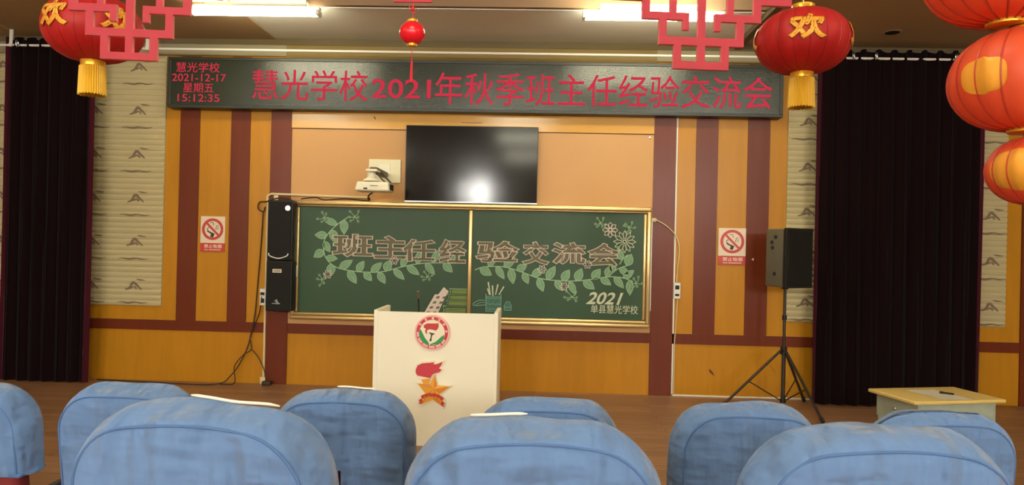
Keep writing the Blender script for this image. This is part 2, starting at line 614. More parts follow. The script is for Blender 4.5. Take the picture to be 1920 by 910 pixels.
# ------------------------------------------------------------------ bamboo facing panels with brushed hills
def bamboo(x0, x1, z0, z1, label, cols, ):
    t = thing('bamboo_panel', label, 'wall panel', ((x0 + x1) / 2, 0, z0))
    bm = B()
    step = 0.064
    rows = []
    z = z0
    ys = []
    while z < z1 - 1e-6:
        for f, d in ((0, -0.014), (0.10, -0.020), (0.5, -0.027), (0.85, -0.022), (0.97, -0.014)):
            if z + f * step < z1:
                ys.append((z + f * step, d))
        z += step
    ys.append((z1, -0.014))
    rows = [[Vector((x0, -0.001, zz)), Vector((x0, d, zz)), Vector((x1, d, zz)), Vector((x1, -0.001, zz))] for zz, d in ys]
    grid_strip(bm, rows)
    obj('slats', bm, 'bamboo', t)
    zr = 3.605
    while zr > z0 + 0.15:
        for cx in cols:
            if not (x0 + 0.1 < cx < x1 - 0.12):
                continue
            j = random.uniform(-0.006, 0.006)
            bm = B()
            pts = spline([(cx - 0.10, zr - 0.035 + j), (cx - 0.05, zr - 0.015), (cx - 0.01, zr + 0.045), (cx + 0.04, zr + 0.01), (cx + 0.09, zr - 0.035)], 4)
            ribbon(bm, pts, [0.012 + 0.016 * math.sin(PI * i / (len(pts) - 1)) for i in range(len(pts))], -0.0295, 0.004)
            pts = spline([(cx - 0.04, zr - 0.02), (cx + 0.01, zr + 0.0), (cx + 0.03, zr - 0.03)], 4)
            ribbon(bm, pts, 0.013, -0.0295, 0.004)
            ribbon(bm, [(cx + 0.03, zr + 0.085), (cx + 0.07, zr + 0.077), (cx + 0.13, zr + 0.072)], [0.008, 0.018, 0.006], -0.0295, 0.004)
            pts = [(cx - 0.19 + 0.36 * i / 8, zr - 0.185 + 0.006 * math.sin(i * 1.7)) for i in range(9)]
            ribbon(bm, pts, [0.005, 0.010, 0.018, 0.022, 0.020, 0.014, 0.016, 0.010, 0.004], -0.0295, 0.004)
            obj('brushed_hill', bm, 'ink', t)
        zr -= 0.505
    return t


bamboo(-6.6, -4.32, 0.86, 3.755, 'bamboo slat wall panel with brushed hills, at the left of the ochre stripes',
       (-6.25, -5.70, -5.15, -4.64))
bamboo(2.775, 5.19, 0.87, 3.755, 'bamboo slat wall panel behind the wide curtain and the tripod speaker',
       (3.0, 3.52, 4.04, 4.56, 5.02))

# ------------------------------------------------------------------ curtains on rods
def curtain(x0, x1, ztop, label, nf, ringx, seed):
    rnd = random.Random(seed)
    t = thing('stage_curtain', label, 'curtain', ((x0 + x1) / 2, -0.3, 0))
    n = nf * 10
    ph = [rnd.uniform(0.8, 1.25) for _ in range(nf + 2)]
    rows_f = []
    H = 14
    cols = []
    for i in range(n + 1):
        s = i / n
        f = s * nf
        amp = ph[int(f)] * (1 - f % 1) + ph[int(f) + 1] * (f % 1)
        cols.append((s, amp))
    for h in range(H + 1):
        z = 0.015 + (ztop - 0.015) * h / H
        k = 1 - 0.35 * h / H
        row = []
        for s, amp in cols:
            a = 2 * PI * s * nf
            y = -0.30 + 0.034 * k * amp * math.sin(a) + 0.008 * math.sin(a * 2.3 + h * 0.3)
            x = x0 + (x1 - x0) * s + 0.018 * math.sin(2 * a) * k + 0.012 * (1 - h / H) * math.sin(3 * s + seed)
            zt = z + (0.02 * math.sin(a + 1) if h == H else 0)
            row.append(Vector((x, y, zt)))
        rows_f.append(row)
    bm = B()
    grid_strip(bm, rows_f)
    grid_strip(bm, [[p + Vector((0, 0.006, 0)) for p in r] for r in rows_f])
    for f in bm.faces:
        c = f.calc_center_median()
        if c.x < x0 + 0.05 or c.x > x1 - 0.06:
            f.material_index = 1
    obj('drape', bm, ['velvet', 'velvet_edge'], t, smooth='all')
    for rx, rz in ringx:
        bm = B()
        tube(bm, [(rx + 0.004, -0.352 + 0.0 + 0.034 * math.cos(a) * 0.5, rz + 0.036 * math.sin(a)) for a in [2 * PI * k / 16 for k in range(16)]], 0.009, 6, closed=True)
        obj('grommet', bm, 'chrome', t, smooth=True)
    return t


curtain(-6.02, -4.985, 3.85, 'narrow black velvet curtain with wine edge at the left of the stage', 7,
        [(-5.86, 3.78)], 3)
curtain(2.985, 4.765, 3.84, 'wide black velvet curtain behind the small desk', 11,
        [(3.10, 3.77), (3.34, 3.77), (3.58, 3.77), (4.42, 3.77)], 8)


def rod(x0, x1, z, label, hooks):
    t = thing('curtain_rod', label, 'curtain rod', ((x0 + x1) / 2, -0.3, z))
    bm = B(); tube(bm, [(x0, -0.3, z), (x1, -0.3, z)], 0.0135, 12)
    obj('pole', bm, 'white_metal', t, smooth=True)
    for hx in hooks:
        bm = B()
        box(bm, hx - 0.02, hx + 0.02, -0.31, -0.29, z, STC, 0.003)
        box(bm, hx - 0.02, hx + 0.02, -0.32, -0.28, z - 0.018, z + 0.018, 0.003)
        obj('bracket', bm, 'white_metal', t)
    for e in (x0, x1):
        bm = B(); tube(bm, [(e - 0.02, -0.3, z), (e + 0.02, -0.3, z)], 0.019, 12)
        obj('end_cap', bm, 'white_metal', t, smooth=True)


rod(-6.15, -4.75, 3.775, 'short white curtain rod carrying the left curtain', (-5.96,))
rod(-4.55, 4.95, 3.757, 'long white curtain rod across the stage above the display', (-4.40, 4.88))

# ------------------------------------------------------------------ red text display
t = thing('led_display', 'long dark dot display with red Chinese lettering above the chalkboard', 'display', (-0.79, 0, 3.13))
LX0, LX1, LZ0, LZ1 = -4.232, 2.665, 3.128, 3.705
bm = B(); box(bm, LX0, LX1, -0.15, -0.012, LZ0, LZ1, 0.006); obj('case', bm, 'led_frame', t)
bm = B()
box(bm, LX0, LX1, -0.168, -0.15, LZ0, LZ0 + 0.035, 0.004)
box(bm, LX0, LX1, -0.168, -0.15, LZ1 - 0.035, LZ1, 0.004)
box(bm, LX0, LX0 + 0.035, -0.168, -0.15, LZ0 + 0.035, LZ1 - 0.035, 0.004)
box(bm, LX1 - 0.035, LX1, -0.168, -0.15, LZ0 + 0.035, LZ1 - 0.035, 0.004)
obj('frame', bm, 'led_frame', t)
bm = B(); box(bm, LX0 + 0.03, LX1 - 0.03, -0.158, -0.149, LZ0 + 0.03, LZ1 - 0.03); obj('screen', bm, 'led', t)


def led_text(body, x0, x1, z0, z1, off=0.0):
    bm = text_bm(body, offset=off, extr=0.01)
    fit(bm, x0, x1, z0, z1, -0.158, depth=0.003)
    return bm


parts = [led_text('慧光学校', -3.262, -1.948, 3.235, 3.578, 0.003), led_text('2021', -1.905, -1.235, 3.272, 3.490, 0.012),
         led_text('年秋季班主任经验交流会', -1.190, 2.552, 3.215, 3.575, 0.003)]
obj('message_lettering', merge(parts), 'led_red', t)
parts = [led_text('慧光学校', -4.138, -3.640, 3.532, 3.645, 0.003), led_text('2021-12-17', -4.185, -3.568, 3.430, 3.515, 0.0),
         led_text('星期五', -4.055, -3.705, 3.304, 3.412, 0.003), led_text('15:12:35', -4.117, -3.635, 3.200, 3.285, 0.0)]
obj('clock_lettering', merge(parts), 'led_red', t)

# ------------------------------------------------------------------ wall television
t = thing('television', 'flat black television with thin silver edge, above the chalkboard', 'television', (-0.77, 0, 2.12))
bm = B(); box(bm, -1.512, -0.022, -0.085, -0.045, 2.125, 2.985, 0.004); obj('housing', bm, 'black_plastic', t)
bm = B(); box(bm, -1.1, -0.43, -0.045, -0.004, 2.3, 2.8, 0.004); obj('wall_mount', bm, 'black_matt', t)
bm = B()
box(bm, -1.516, -0.018, -0.089, -0.080, 2.118, 2.132, 0.001)
obj('bottom_trim', bm, 'chrome', t)
bm = B()
box(bm, -1.516, -1.509, -0.089, -0.080, 2.132, 2.988, 0.001)
box(bm, -0.025, -0.018, -0.089, -0.080, 2.132, 2.988, 0.001)
box(bm, -1.516, -0.018, -0.089, -0.080, 2.982, 2.988, 0.001)
obj('bezel', bm, 'grey_plastic', t)
bm = B(); box(bm, -1.508, -0.026, -0.088, -0.084, 2.133, 2.981); obj('screen', bm, 'screen', t)

# ------------------------------------------------------------------ chalkboard
t = thing('chalkboard', 'green sliding chalkboard in a gold frame with chalk lettering and leafy vines', 'chalkboard', (-0.765, 0, 0.79))
bx0, bx1, bz0, bz1 = -2.79, 1.262, 0.765, 2.110
bm = B()
for (za, zb, d) in ((2.062, 2.110, -0.115), (2.040, 2.066, -0.095)):
    box(bm, bx0, bx1, d, 0, za, zb, 0.012, 3)
for (za, zb, d) in ((0.765, 0.806, -0.125), (0.806, 0.842, -0.100)):
    box(bm, bx0, bx1, d, 0, za, zb, 0.012, 3)
for (xa, xb) in ((bx0, bx0 + 0.045), (bx1 - 0.045, bx1)):
    box(bm, xa, xb, -0.115, 0, 0.806, 2.062, 0.012, 3)
obj('frame', bm, 'gold_metal', t, smooth=True)
for xa, xb in ((bx0 + 0.045, -0.775), (-0.745, bx1 - 0.045)):
    bm = B(); box(bm, xa, xb, -0.072, -0.01, 0.845, 2.038); obj('writing_surface', bm, 'board', t)
bm = B(); box(bm, -0.782, -0.735, -0.098, -0.01, 0.845, 2.038, 0.012, 3); obj('centre_stile', bm, 'gold_metal', t, smooth=True)
for xa in (bx0 + 0.046, bx1 - 0.080):
    bm = B(); box(bm, xa, xa + 0.034, -0.088, -0.01, 0.845, 2.038, 0.010, 3); obj('side_stile', bm, 'gold_metal', t, smooth=True)
bm = B(); box(bm, -2.735, -2.722, -0.096, -0.088, 1.24, 1.37, 0.003); obj('latch', bm, 'chrome', t)
YB = -0.0745

chars = [('班', -2.338, -1.860, 1.476, 1.738), ('主', -1.850, -1.480, 1.468, 1.732), ('任', -1.540, -1.150, 1.445, 1.698),
         ('经', -1.116, -0.800, 1.437, 1.705), ('验', -0.700, -0.200, 1.455, 1.700), ('交', -0.175, 0.140, 1.440, 1.700),
         ('流', 0.156, 0.545, 1.452, 1.700), ('会', 0.556, 0.925, 1.437, 1.700)]
fills, outs = [], []
for ch, xa, xb, za, zb in chars:
    fills.append(fit(text_bm(ch, offset=0.030, extr=0.01), xa, xb, za, zb, YB + 0.001, depth=0.002))
    outs.append(fit(text_bm(ch, outline=0.016, offset=0.034), xa - 0.004, xb + 0.004, za - 0.004, zb + 0.004, YB, depth=0.003))
obj('title_shading', merge(fills), 'chalk_pinkfill', t)
obj('title_outline', merge(outs), 'chalk_pink', t)
bm = merge([fit(text_bm('2021', offset=0.03, extr=0.01), 0.555, 0.925, 1.010, 1.150, YB, depth=0.002, shear=0.35),
            fit(text_bm('单县慧光学校', offset=0.004, extr=0.01, tracking=1.0), 0.611, 1.137, 0.912, 1.010, YB, depth=0.002)])
obj('date_lettering', bm, 'chalk_white', t)

stemb, leafb = B(), B()


def leaf(bm, x, z, ang, L, Wd):
    pts = []
    n = 7
    for i in range(n + 1):
        s = i / n
        pts.append((s * L, Wd * 0.5 * math.sin(PI * s ** 0.8) * (1.0)))
    ca, sa = math.cos(ang), math.sin(ang)
    up_ = [(x + a * ca - b * sa, z + a * sa + b * ca) for a, b in pts]
    dn_ = [(x + a * ca + b * sa, z + a * sa - b * ca) for a, b in pts]
    prism(bm, up_ + dn_[-2:0:-1], YB, YB + 0.003)
    edge = [Vector(p) for p in up_ + dn_[-2:0:-1]] + [Vector(up_[0])]
    ribbon(stemb, edge, 0.0075, YB - 0.001, 0.003)
    ribbon(stemb, [(x, z), (x + L * 0.85 * ca, z + L * 0.85 * sa)], 0.004, YB - 0.001, 0.003)


def vine(pts, seed, start=0.05, step=0.092, L0=0.150, flip=1):
    rnd = random.Random(seed)
    sp = spline([Vector(p) for p in pts], 8)
    ribbon(stemb, sp, 0.011, YB, 0.003)
    acc, nxt, side = 0.0, start, flip
    for a, b in zip(sp, sp[1:]):
        acc += (b - a).length
        if acc > nxt:
            th = math.atan2((b - a).y, (b - a).x)
            leaf(leafb, b.x, b.y, th + side * rnd.uniform(0.75, 1.15), L0 * rnd.uniform(0.85, 1.2), 0.080 * rnd.uniform(0.9, 1.2))
            side = -side
            nxt += step * rnd.uniform(0.8, 1.15)


vine([(-2.142, 1.941), (-2.296, 1.83), (-2.402, 1.707), (-2.43, 1.611), (-2.409, 1.48), (-2.31, 1.374), (-2.164, 1.33),
      (-1.958, 1.311), (-1.742, 1.322), (-1.503, 1.388), (-1.264, 1.429), (-0.93, 1.437)], 5)
vine([(-0.701, 1.365), (-0.597, 1.402), (-0.375, 1.407), (-0.18, 1.357), (0.015, 1.292), (0.209, 1.269), (0.416, 1.268),
      (0.622, 1.293), (0.8, 1.325), (0.965, 1.315), (1.076, 1.277)], 11, flip=-1)
vine([(0.8, 1.325), (0.895, 1.41), (1.003, 1.454)], 3)
vine([(0.921, 1.466), (0.96, 1.53), (1.014, 1.578)], 9)
rnd = random.Random(4)
for sx, sz in ((-2.438, 1.922), (-2.088, 1.942), (-2.445, 1.221), (-1.243, 1.28), (0.691, 1.93), (1.014, 1.889), (0.393, 1.094), (1.104, 1.264)):
    for k in range(6):
        a = k * 1.05 + rnd.uniform(-0.3, 0.3)
        r = rnd.uniform(0.045, 0.08)
        ex, ez = sx + r * math.cos(a), sz + r * math.sin(a)
        ribbon(stemb, spline([(sx, sz), ((sx + ex) / 2 + 0.012, (sz + ez) / 2 - 0.01), (ex, ez)], 4), 0.006, YB, 0.003)
        ribbon(stemb, [(ex + 0.012 * math.cos(q), ez + 0.012 * math.sin(q)) for q in [i * 0.8 for i in range(8)]], 0.005, YB, 0.003)
obj('chalk_vine', stemb, 'chalk_green', t)
obj('chalk_leaves', leafb, 'chalk_leaf', t)


def flower(bm, x, z, R, n, wd, fill=True):
    for k in range(n):
        a = 2 * PI * k / n
        pts = []
        for i in range(7):
            s = i / 6
            pts.append((R * (0.3 + 0.7 * s), wd * math.sin(PI * (0.12 + 0.88 * s) ** 0.9)))
        ca, sa = math.cos(a), math.sin(a)
        U = [(x + p * ca - q * sa, z + p * sa + q * ca) for p, q in pts]
        D = [(x + p * ca + q * sa, z + p * sa - q * ca) for p, q in pts]
        loop = U + D[::-1]
        ribbon(bm, loop + [loop[0]], 0.007, YB - 0.002, 0.004)
    ribbon(bm, [(x + 0.02 * math.cos(q), z + 0.02 * math.sin(q)) for q in [i * 0.7 for i in range(10)]], 0.012, YB - 0.002, 0.004)


bm = B(); flower(bm, 0.973, 1.722, 0.125, 12, 0.020); obj('chalk_flower', bm, 'chalk_white', t)
bm = B(); flower(bm, 0.809, 1.850, 0.085, 8, 0.024); obj('chalk_flower', bm, 'chalk_pink', t)
for sx, sz in ((-2.374, 1.277), (0.307, 1.203), (0.055, 1.39), (0.564, 1.457), (-1.62, 1.45)):
    bm = B(); flower(bm, sx, sz, 0.05, 6, 0.014); obj('chalk_flower', bm, 'chalk_pink', t)
bm = B()
prism(bm, [(-1.274, 0.850), (-1.147, 1.079), (-1.110, 1.078), (-1.048, 1.163), (-0.99, 1.114), (-1.027, 1.057), (-1.115, 0.850)], YB, YB + 0.003)
obj('chalk_film_strip', bm, 'chalk_pink', t)
film = bpy.data.objects['chalk_film_strip']
for k in range(4):
    cx, cz = -1.075 - k * 0.036, 1.045 - k * 0.058
    for dx in (-0.045, 0.028):
        bm = B()
        prism(bm, [(cx + dx - 0.016, cz - 0.014), (cx + dx + 0.022, cz - 0.010), (cx + dx + 0.030, cz + 0.016), (cx + dx - 0.006, cz + 0.012)], YB - 0.002, YB)
        obj('chalk_film_hole', bm, 'chalk_pinkfill', film)
bm, b2 = B(), B()
for (xa, xb, za, zb) in ((-0.985, -0.775, 1.082, 1.145), (-1.005, -0.775, 1.018, 1.080), (-1.02, -0.775, 0.952, 1.015), (-1.055, -0.785, 0.86, 0.950)):
    ribbon(b2, [(xb, zb), (xa, zb), (xa + 0.018, (za + zb) / 2), (xa, za), (xb, za)], 0.009, YB - 0.001, 0.003)
    for k in range(3):
        zz = za + (zb - za) * (0.3 + 0.2 * k)
        ribbon(bm, [(xa + 0.03, zz), (xb - 0.01, zz)], 0.012, YB, 0.003)
obj('chalk_book_pages', bm, 'chalk_yellow', t)
obj('chalk_books', b2, 'chalk_green', t)
bm = B(); prism(bm, [(-0.565, 0.902), (-0.398, 0.902), (-0.402, 1.07), (-0.567, 1.07)], YB, YB + 0.003)
prism(bm, [(-0.355, 0.92), (-0.28, 0.92), (-0.282, 0.97), (-0.305, 1.015), (-0.338, 1.015), (-0.36, 0.97)], YB, YB + 0.003)
obj('chalk_cup_shading', bm, 'chalk_bluefill', t)
bm = B()
ribbon(bm, [(-0.570, 1.10), (-0.567, 0.902), (-0.398, 0.902), (-0.400, 1.10)], 0.008, YB - 0.001, 0.003)
for zz in (1.07, 1.05, 0.985, 0.93):
    ribbon(bm, [(-0.566 + 0.166 * i / 8, zz + 0.006 * math.sin(i * 2.2)) for i in range(9)], 0.005, YB - 0.001, 0.003)
ribbon(bm, [(-0.36, 0.92), (-0.278, 0.92), (-0.28, 0.97), (-0.303, 1.017), (-0.34, 1.017), (-0.362, 0.97), (-0.36, 0.92)], 0.006, YB - 0.001, 0.003)
ribbon(bm, [(-0.361, 0.955), (-0.279, 0.955)], 0.006, YB - 0.001, 0.003)
ribbon(bm, spline([(-0.572, 0.975), (-0.69, 0.965), (-0.71, 0.985), (-0.649, 1.023), (-0.58, 1.026)], 5), 0.008, YB - 0.001, 0.003)
ribbon(bm, spline([(-0.68, 0.975), (-0.63, 1.0), (-0.58, 1.0)], 5), 0.006, YB - 0.001, 0.003)
obj('chalk_cup', bm, 'chalk_blue', t)
bm = B()
for a, b in (((-0.519, 1.085), (-0.547, 1.232)), ((-0.49, 1.077), (-0.499, 1.195)), ((-0.462, 1.09), (-0.437, 1.209)), ((-0.425, 1.09), (-0.37, 1.186)), ((-0.53, 1.09), (-0.553, 1.16))):
    ribbon(bm, [a, b], [0.010, 0.016], YB - 0.001, 0.003)
obj('chalk_pencils', bm, 'chalk_white', t)

# ------------------------------------------------------------------ ceiling lamps
def batten(x0, x1, y, z, m, label, group, name='ceiling_lamp'):
    t = thing(name, label, 'ceiling lamp', ((x0 + x1) / 2, y, z), group=group)
    bm = B(); box(bm, x0, x1, y - 0.032, y + 0.032, z + 0.045, z + 0.075, 0.004); obj('base', bm, 'white_metal', t)
    bm = B()
    n = 8
    ring = [(y + 0.060 * math.cos(a), z + 0.030 - 0.045 * math.sin(a)) for a in [-0.3 * PI + 1.6 * PI * k / n for k in range(n + 1)]]
    a_ = [bm.verts.new((x0 + 0.03, p, q)) for p, q in ring]
    b_ = [bm.verts.new((x1 - 0.03, p, q)) for p, q in ring]
    for i in range(n):
        bm.faces.new((a_[i], a_[i + 1], b_[i + 1], b_[i]))
    bm.faces.new(a_); bm.faces.new(b_[::-1]); bm.faces.new((a_[0], b_[0], b_[-1], a_[-1]))
    obj('diffuser', bm, m, t)
    for e0, e1 in ((x0, x0 + 0.03), (x1 - 0.03, x1)):
        bm = B(); box(bm, e0, e1, y - 0.058, y + 0.058, z - 0.01, z + 0.04, 0.004); obj('end_cap', bm, 'white_metal', t)
    return t


batten(-3.44, -2.16, -1.30, 3.845, 'lamp_stage', 'glaring tube lamp at the top edge, left of the small red ball ornament', None)
batten(0.38, 1.72, -1.30, 3.845, 'lamp_stage', 'glaring tube lamp behind the right red lattice ornament', None)
batten(0.34, 1.62, -1.62, 4.12, 'lamp_stage', 'second tube lamp just above and in front of the right stage lamp', None)
for o in [o for o in bpy.data.objects if o.name.startswith('ceiling_lamp') and o.location.z > 4.0]:
    bm = B()
    ox = o.location.x
    for s in (-0.4, 0.4):
        box(bm, ox + s - 0.01, ox + s + 0.01, -1.63, -1.61, 4.19, CEIL)
    obj('hanger', bm, 'white_metal', o)
for ob in [o for o in bpy.data.objects if o.name.startswith('ceiling_lamp') and o.location.z < 4.0]:
    bm = B(); ox = ob.location.x
    box(bm, ox - 0.5, ox + 0.5, -1.31, -1.221, 3.918, 3.985)
    obj('hanger', bm, 'white_metal', ob)
for yy in (-6.4, -9.6, -13.2):
    for xc in (-4.6, -0.45, 3.9):
        batten(xc - 0.6, xc + 0.6, yy, CEIL - 0.075, 'lamp_hall', 'tube lamp on the hall ceiling, out over the rows of seats', 'hall ceiling lamps over the seats')

t = thing('ceiling_speaker', 'small round dark ceiling speaker in the soffit above the wide curtain', 'ceiling speaker', (3.62, -0.62, STC))
bm = B(); lathe(bm, [(0, -0.006), (0.075, -0.006), (0.095, -0.002), (0.095, 0.0), (0, 0.0)], 3.62, -0.62, STC, 28); obj('rim', bm, 'soffit', t, smooth=True)
bm = B(); lathe(bm, [(0, -0.010), (0.06, -0.010), (0.072, -0.006), (0, -0.006)], 3.62, -0.62, STC, 28); obj('grille', bm, 'grille', t, smooth=True)
bm = B(); prism(bm, [(-1.905, 3.095), (-1.89, 3.085), (-1.878, 3.058), (-1.888, 3.055), (-1.90, 3.075)], -0.022, -0.020)
tag(obj('paint_chip', bm, 'stain'), 'tiny dark curved mark on the header board above the projector', 'scuff')
bm = B(); prism(bm, [(-0.90, 3.040), (-0.78, 3.036), (-0.66, 3.040), (-0.66, 3.034), (-0.78, 3.030), (-0.90, 3.035)], -0.022, -0.020)
tag(obj('paint_chip', bm, 'stain'), 'thin dark scratch on the header board above the television', 'scuff')

# ------------------------------------------------------------------ column speaker pair by the left pilaster
def wall_speaker(x0, x1, z0, z1, label, extras):
    t = thing('wall_speaker', label, 'speaker', ((x0 + x1) / 2, -0.03, z0))
    bm = B(); box(bm, x0, x1, -0.24, -0.030, z0, z1, 0.010); obj('cabinet', bm, 'black_plastic', t)
    bm = B(); box(bm, x0 + 0.015, x1 - 0.015, -0.250, -0.238, z0 + 0.015, z1 - 0.015, 0.004); obj('grille', bm, 'grille', t)
    bm = B(); box(bm, (x0 + x1) / 2 - 0.05, (x0 + x1) / 2 + 0.05, -0.030, -0.022, z0 + 0.1, z1 - 0.1); obj('bracket', bm, 'black_matt', t)
    return t


t = wall_speaker(-3.018, -2.735, 1.425, 2.098, 'upper black wall speaker left of the chalkboard', 0)
bm = B(); lathe(bm, [(0, -0.004), (0.030, -0.004), (0.030, 0.004), (0, 0.004)], 0, 0, 0, 20)
bmesh.ops.rotate(bm, verts=bm.verts, cent=(0, 0, 0), matrix=Matrix.Rotation(PI / 2, 3, 'X'))
bmesh.ops.translate(bm, verts=bm.verts, vec=(-2.79, -0.252, 2.01))
obj('badge', bm, 'chrome', t)
bm = B(); tube(bm, spline([(-2.995, -0.25, 1.505), (-2.98, -0.262, 1.475), (-2.88, -0.27, 1.448), (-2.79, -0.262, 1.475), (-2.775, -0.25, 1.505)], 6), 0.006, 6)
obj('handle', bm, 'white_metal', t, smooth=True)
t = wall_speaker(-3.022, -2.730, 0.858, 1.421, 'lower black wall speaker with white label, left of the chalkboard', 0)
bm = B(); box(bm, -2.945, -2.845, -0.253, -0.250, 1.288, 1.328); obj('label_plate', bm, 'sign_white', t)
bm = B()
for k in range(2):
    box(bm, -2.935, -2.855, -0.2545, -0.253, 1.297 + k * 0.014, 1.303 + k * 0.014)
obj('label_print', bm, 'black_matt', t)
bm = B()
for ang, L in ((0.3, 0.02), (1.2, 0.028), (2.2, 0.022), (-0.3, 0.03)):
    ribbon(bm, [(-2.90, 0.965), (-2.90 + L * math.cos(ang), 0.965 + L * math.sin(ang))], [0.02, 0.006], -0.253, 0.003)
box(bm, -2.945, -2.855, -0.253, -0.25, 0.940, 0.946)
obj('badge', bm, 'chrome', t)

# ------------------------------------------------------------------ no smoking signs
def no_smoking(x0, x1, z0, z1, label):
    t = thing('no_smoking_sign', label, 'sign', ((x0 + x1) / 2, 0, z0))
    bh = (z1 - z0) * 0.24
    cx = (x0 + x1) / 2
    W_ = x1 - x0
    bm = B(); box(bm, x0, x1, -0.013, -0.001, z0 + bh, z1, 0.002); obj('panel', bm, 'sign_white', t)
    bm = B(); box(bm, x0, x1, -0.0135, -0.001, z0, z0 + bh, 0.002); obj('caption_band', bm, 'sign_red', t)
    cz = z0 + bh + (z1 - z0 - bh) * 0.52
    R = W_ * 0.385
    bm = B()
    ribbon(bm, [(cx + R * math.cos(2 * PI * k / 36), cz + R * math.sin(2 * PI * k / 36)) for k in range(37)], 0.030, -0.016, 0.003)
    d = R * 0.7071
    ribbon(bm, [(cx - d, cz + d), (cx + d, cz - d)], 0.024, -0.0165, 0.003)
    obj('prohibition_ring', bm, 'sign_red', t)
    bm = B()
    ribbon(bm, [(cx - 0.062, cz - 0.020), (cx - 0.005, cz - 0.052)], 0.016, -0.0155, 0.002)
    ribbon(bm, spline([(cx - 0.062, cz - 0.015), (cx - 0.06, cz + 0.01), (cx - 0.04, cz + 0.02)], 4), 0.007, -0.0155, 0.002)
    ribbon(bm, [(cx - 0.012, cz - 0.090), (cx + 0.008, cz - 0.045)], 0.034, -0.0155, 0.002)
    ribbon(bm, spline([(cx - 0.03, cz + 0.075), (cx + 0.0, cz + 0.078), (cx + 0.01, cz + 0.045)], 4), 0.006, -0.0155, 0.002)
    ribbon(bm, spline([(cx + 0.035, cz - 0.005), (cx + 0.045, cz + 0.035), (cx + 0.065, cz + 0.045)], 4), 0.006, -0.0155, 0.002)
    ribbon(bm, spline([(cx + 0.055, cz - 0.005), (cx + 0.07, cz + 0.03)], 4), 0.005, -0.0155, 0.002)
    obj('cigarette', bm, 'badge_black', t)
    bm = merge([fit(text_bm('禁止吸烟', offset=0.004, extr=0.01), x0 + W_ * 0.16, x1 - W_ * 0.12, z0 + bh * 0.42, z0 + bh * 0.86, -0.0135, depth=0.002),
                fit(text_bm('NO SMOKING', offset=0.01, extr=0.01), x0 + W_ * 0.18, x1 - W_ * 0.16, z0 + bh * 0.14, z0 + bh * 0.30, -0.0135, depth=0.002)])
    obj('caption', bm, 'badge_cream', t)


no_smoking(-3.882, -3.598, 1.502, 1.908, 'no smoking sign on the ochre stripe at the left, near the black wall speakers')
no_smoking(2.030, 2.335, 1.490, 1.902, 'no smoking sign on the ochre stripe at the right, beside the tripod speaker')

# ------------------------------------------------------------------ projector
t = thing('projector', 'white short throw projector on a wall arm left of the television', 'projector', (-1.76, 0, 2.3))
bm = B(); box(bm, -1.945, -1.578, -0.030, -0.006, 2.333, 2.600, 0.006); obj('wall_plate', bm, 'plate', t)
bm = B(); box(bm, -1.82, -1.70, -0.038, -0.030, 2.42, 2.545, 0.003); obj('cover_plate', bm, 'white', t)
bm = B(); box(bm, -1.80, -1.72, -0.62, -0.030, 2.395, 2.450, 0.008); obj('arm', bm, 'grey_plastic', t)
bm = B(); lathe(bm, [(0.0, 0.10), (0.045, 0.10), (0.045, 0.03), (0.085, 0.0), (0.09, -0.012), (0, -0.012)], -1.79, -0.56, 2.315, 20)
box(bm, -1.83, -1.71, -0.66, -0.50, 2.400, 2.425, 0.004)
obj('mount_head', bm, 'white', t, smooth=True)
bm = B()
vs = box(bm, -1.935, -1.572, -0.70, -0.42, 2.190, 2.290, 0.018, 3)
for v in bm.verts:
    if v.co.z > 2.25:
        v.co.y = -0.56 + (v.co.y + 0.56) * 0.86
        v.co.x = -1.753 + (v.co.x + 1.753) * 0.93
obj('body', bm, 'white', t, smooth=True)
bm = B(); box(bm, -1.84, -1.80, -0.706, -0.698, 2.207, 2.222); obj('lens_window', bm, 'black_plastic', t)
bm = B(); box(bm, -1.77, -1.69, -0.705, -0.698, 2.243, 2.249); obj('logo_mark', bm, 'grey_plastic', t)
bm = B()
for k in range(4):
    box(bm, -1.574, -1.5695, -0.64 + k * 0.05, -0.61 + k * 0.05, 2.205, 2.27)
obj('vent', bm, 'black_matt', t)
bm = B(); tube(bm, spline([(-1.70, -0.5, 2.41), (-1.66, -0.4, 2.35), (-1.62, -0.35, 2.30), (-1.66, -0.36, 2.285)], 5), 0.009, 6)
tube(bm, spline([(-1.74, -0.5, 2.39), (-1.70, -0.42, 2.33), (-1.66, -0.4, 2.30), (-1.70, -0.42, 2.287)], 5), 0.008, 6)
obj('cable', bm, 'grey_plastic', t, smooth=True)

# conduits and cables
bm = B(); tube(bm, [(-3.105, -0.035, 2.10), (-3.10, -0.035, 2.155), (-3.06, -0.035, 2.178), (-1.95, -0.030, 2.160)], 0.014, 8)
box(bm, -3.03, -2.98, -0.04, -0.022, 2.08, 2.165, 0.003)
tag(obj('cable_conduit', bm, 'white_cable', smooth=True), 'white conduit running level above the left half of the chalkboard', 'conduit')
bm = B(); tube(bm, [(-3.105, -0.020, 2.09), (-3.105, -0.020, 0.08)], 0.013, 8)
box(bm, -3.135, -3.075, -0.05, -0.004, 0.0, 0.08, 0.004)
tag(obj('cable_conduit', bm, 'white_cable', smooth=True), 'white conduit running down the left pilaster to the floor', 'conduit')
bm = B(); tube(bm, spline([(-1.95, -0.03, 2.16), (-1.93, -0.06, 2.14), (-1.90, -0.2, 2.17), (-1.80, -0.42, 2.198)], 6), 0.009, 6)
tube(bm, spline([(-2.72, -0.02, 2.13), (-2.55, -0.02, 2.150), (-2.45, -0.02, 2.125), (-2.2, -0.02, 2.14), (-1.95, -0.02, 2.125), (-1.93, -0.04, 2.16)], 6), 0.007, 6)
tag(obj('power_cable', bm, 'cable', smooth=True), 'thin dark cable hanging between the projector and the chalkboard top', 'cable')
bm = B()
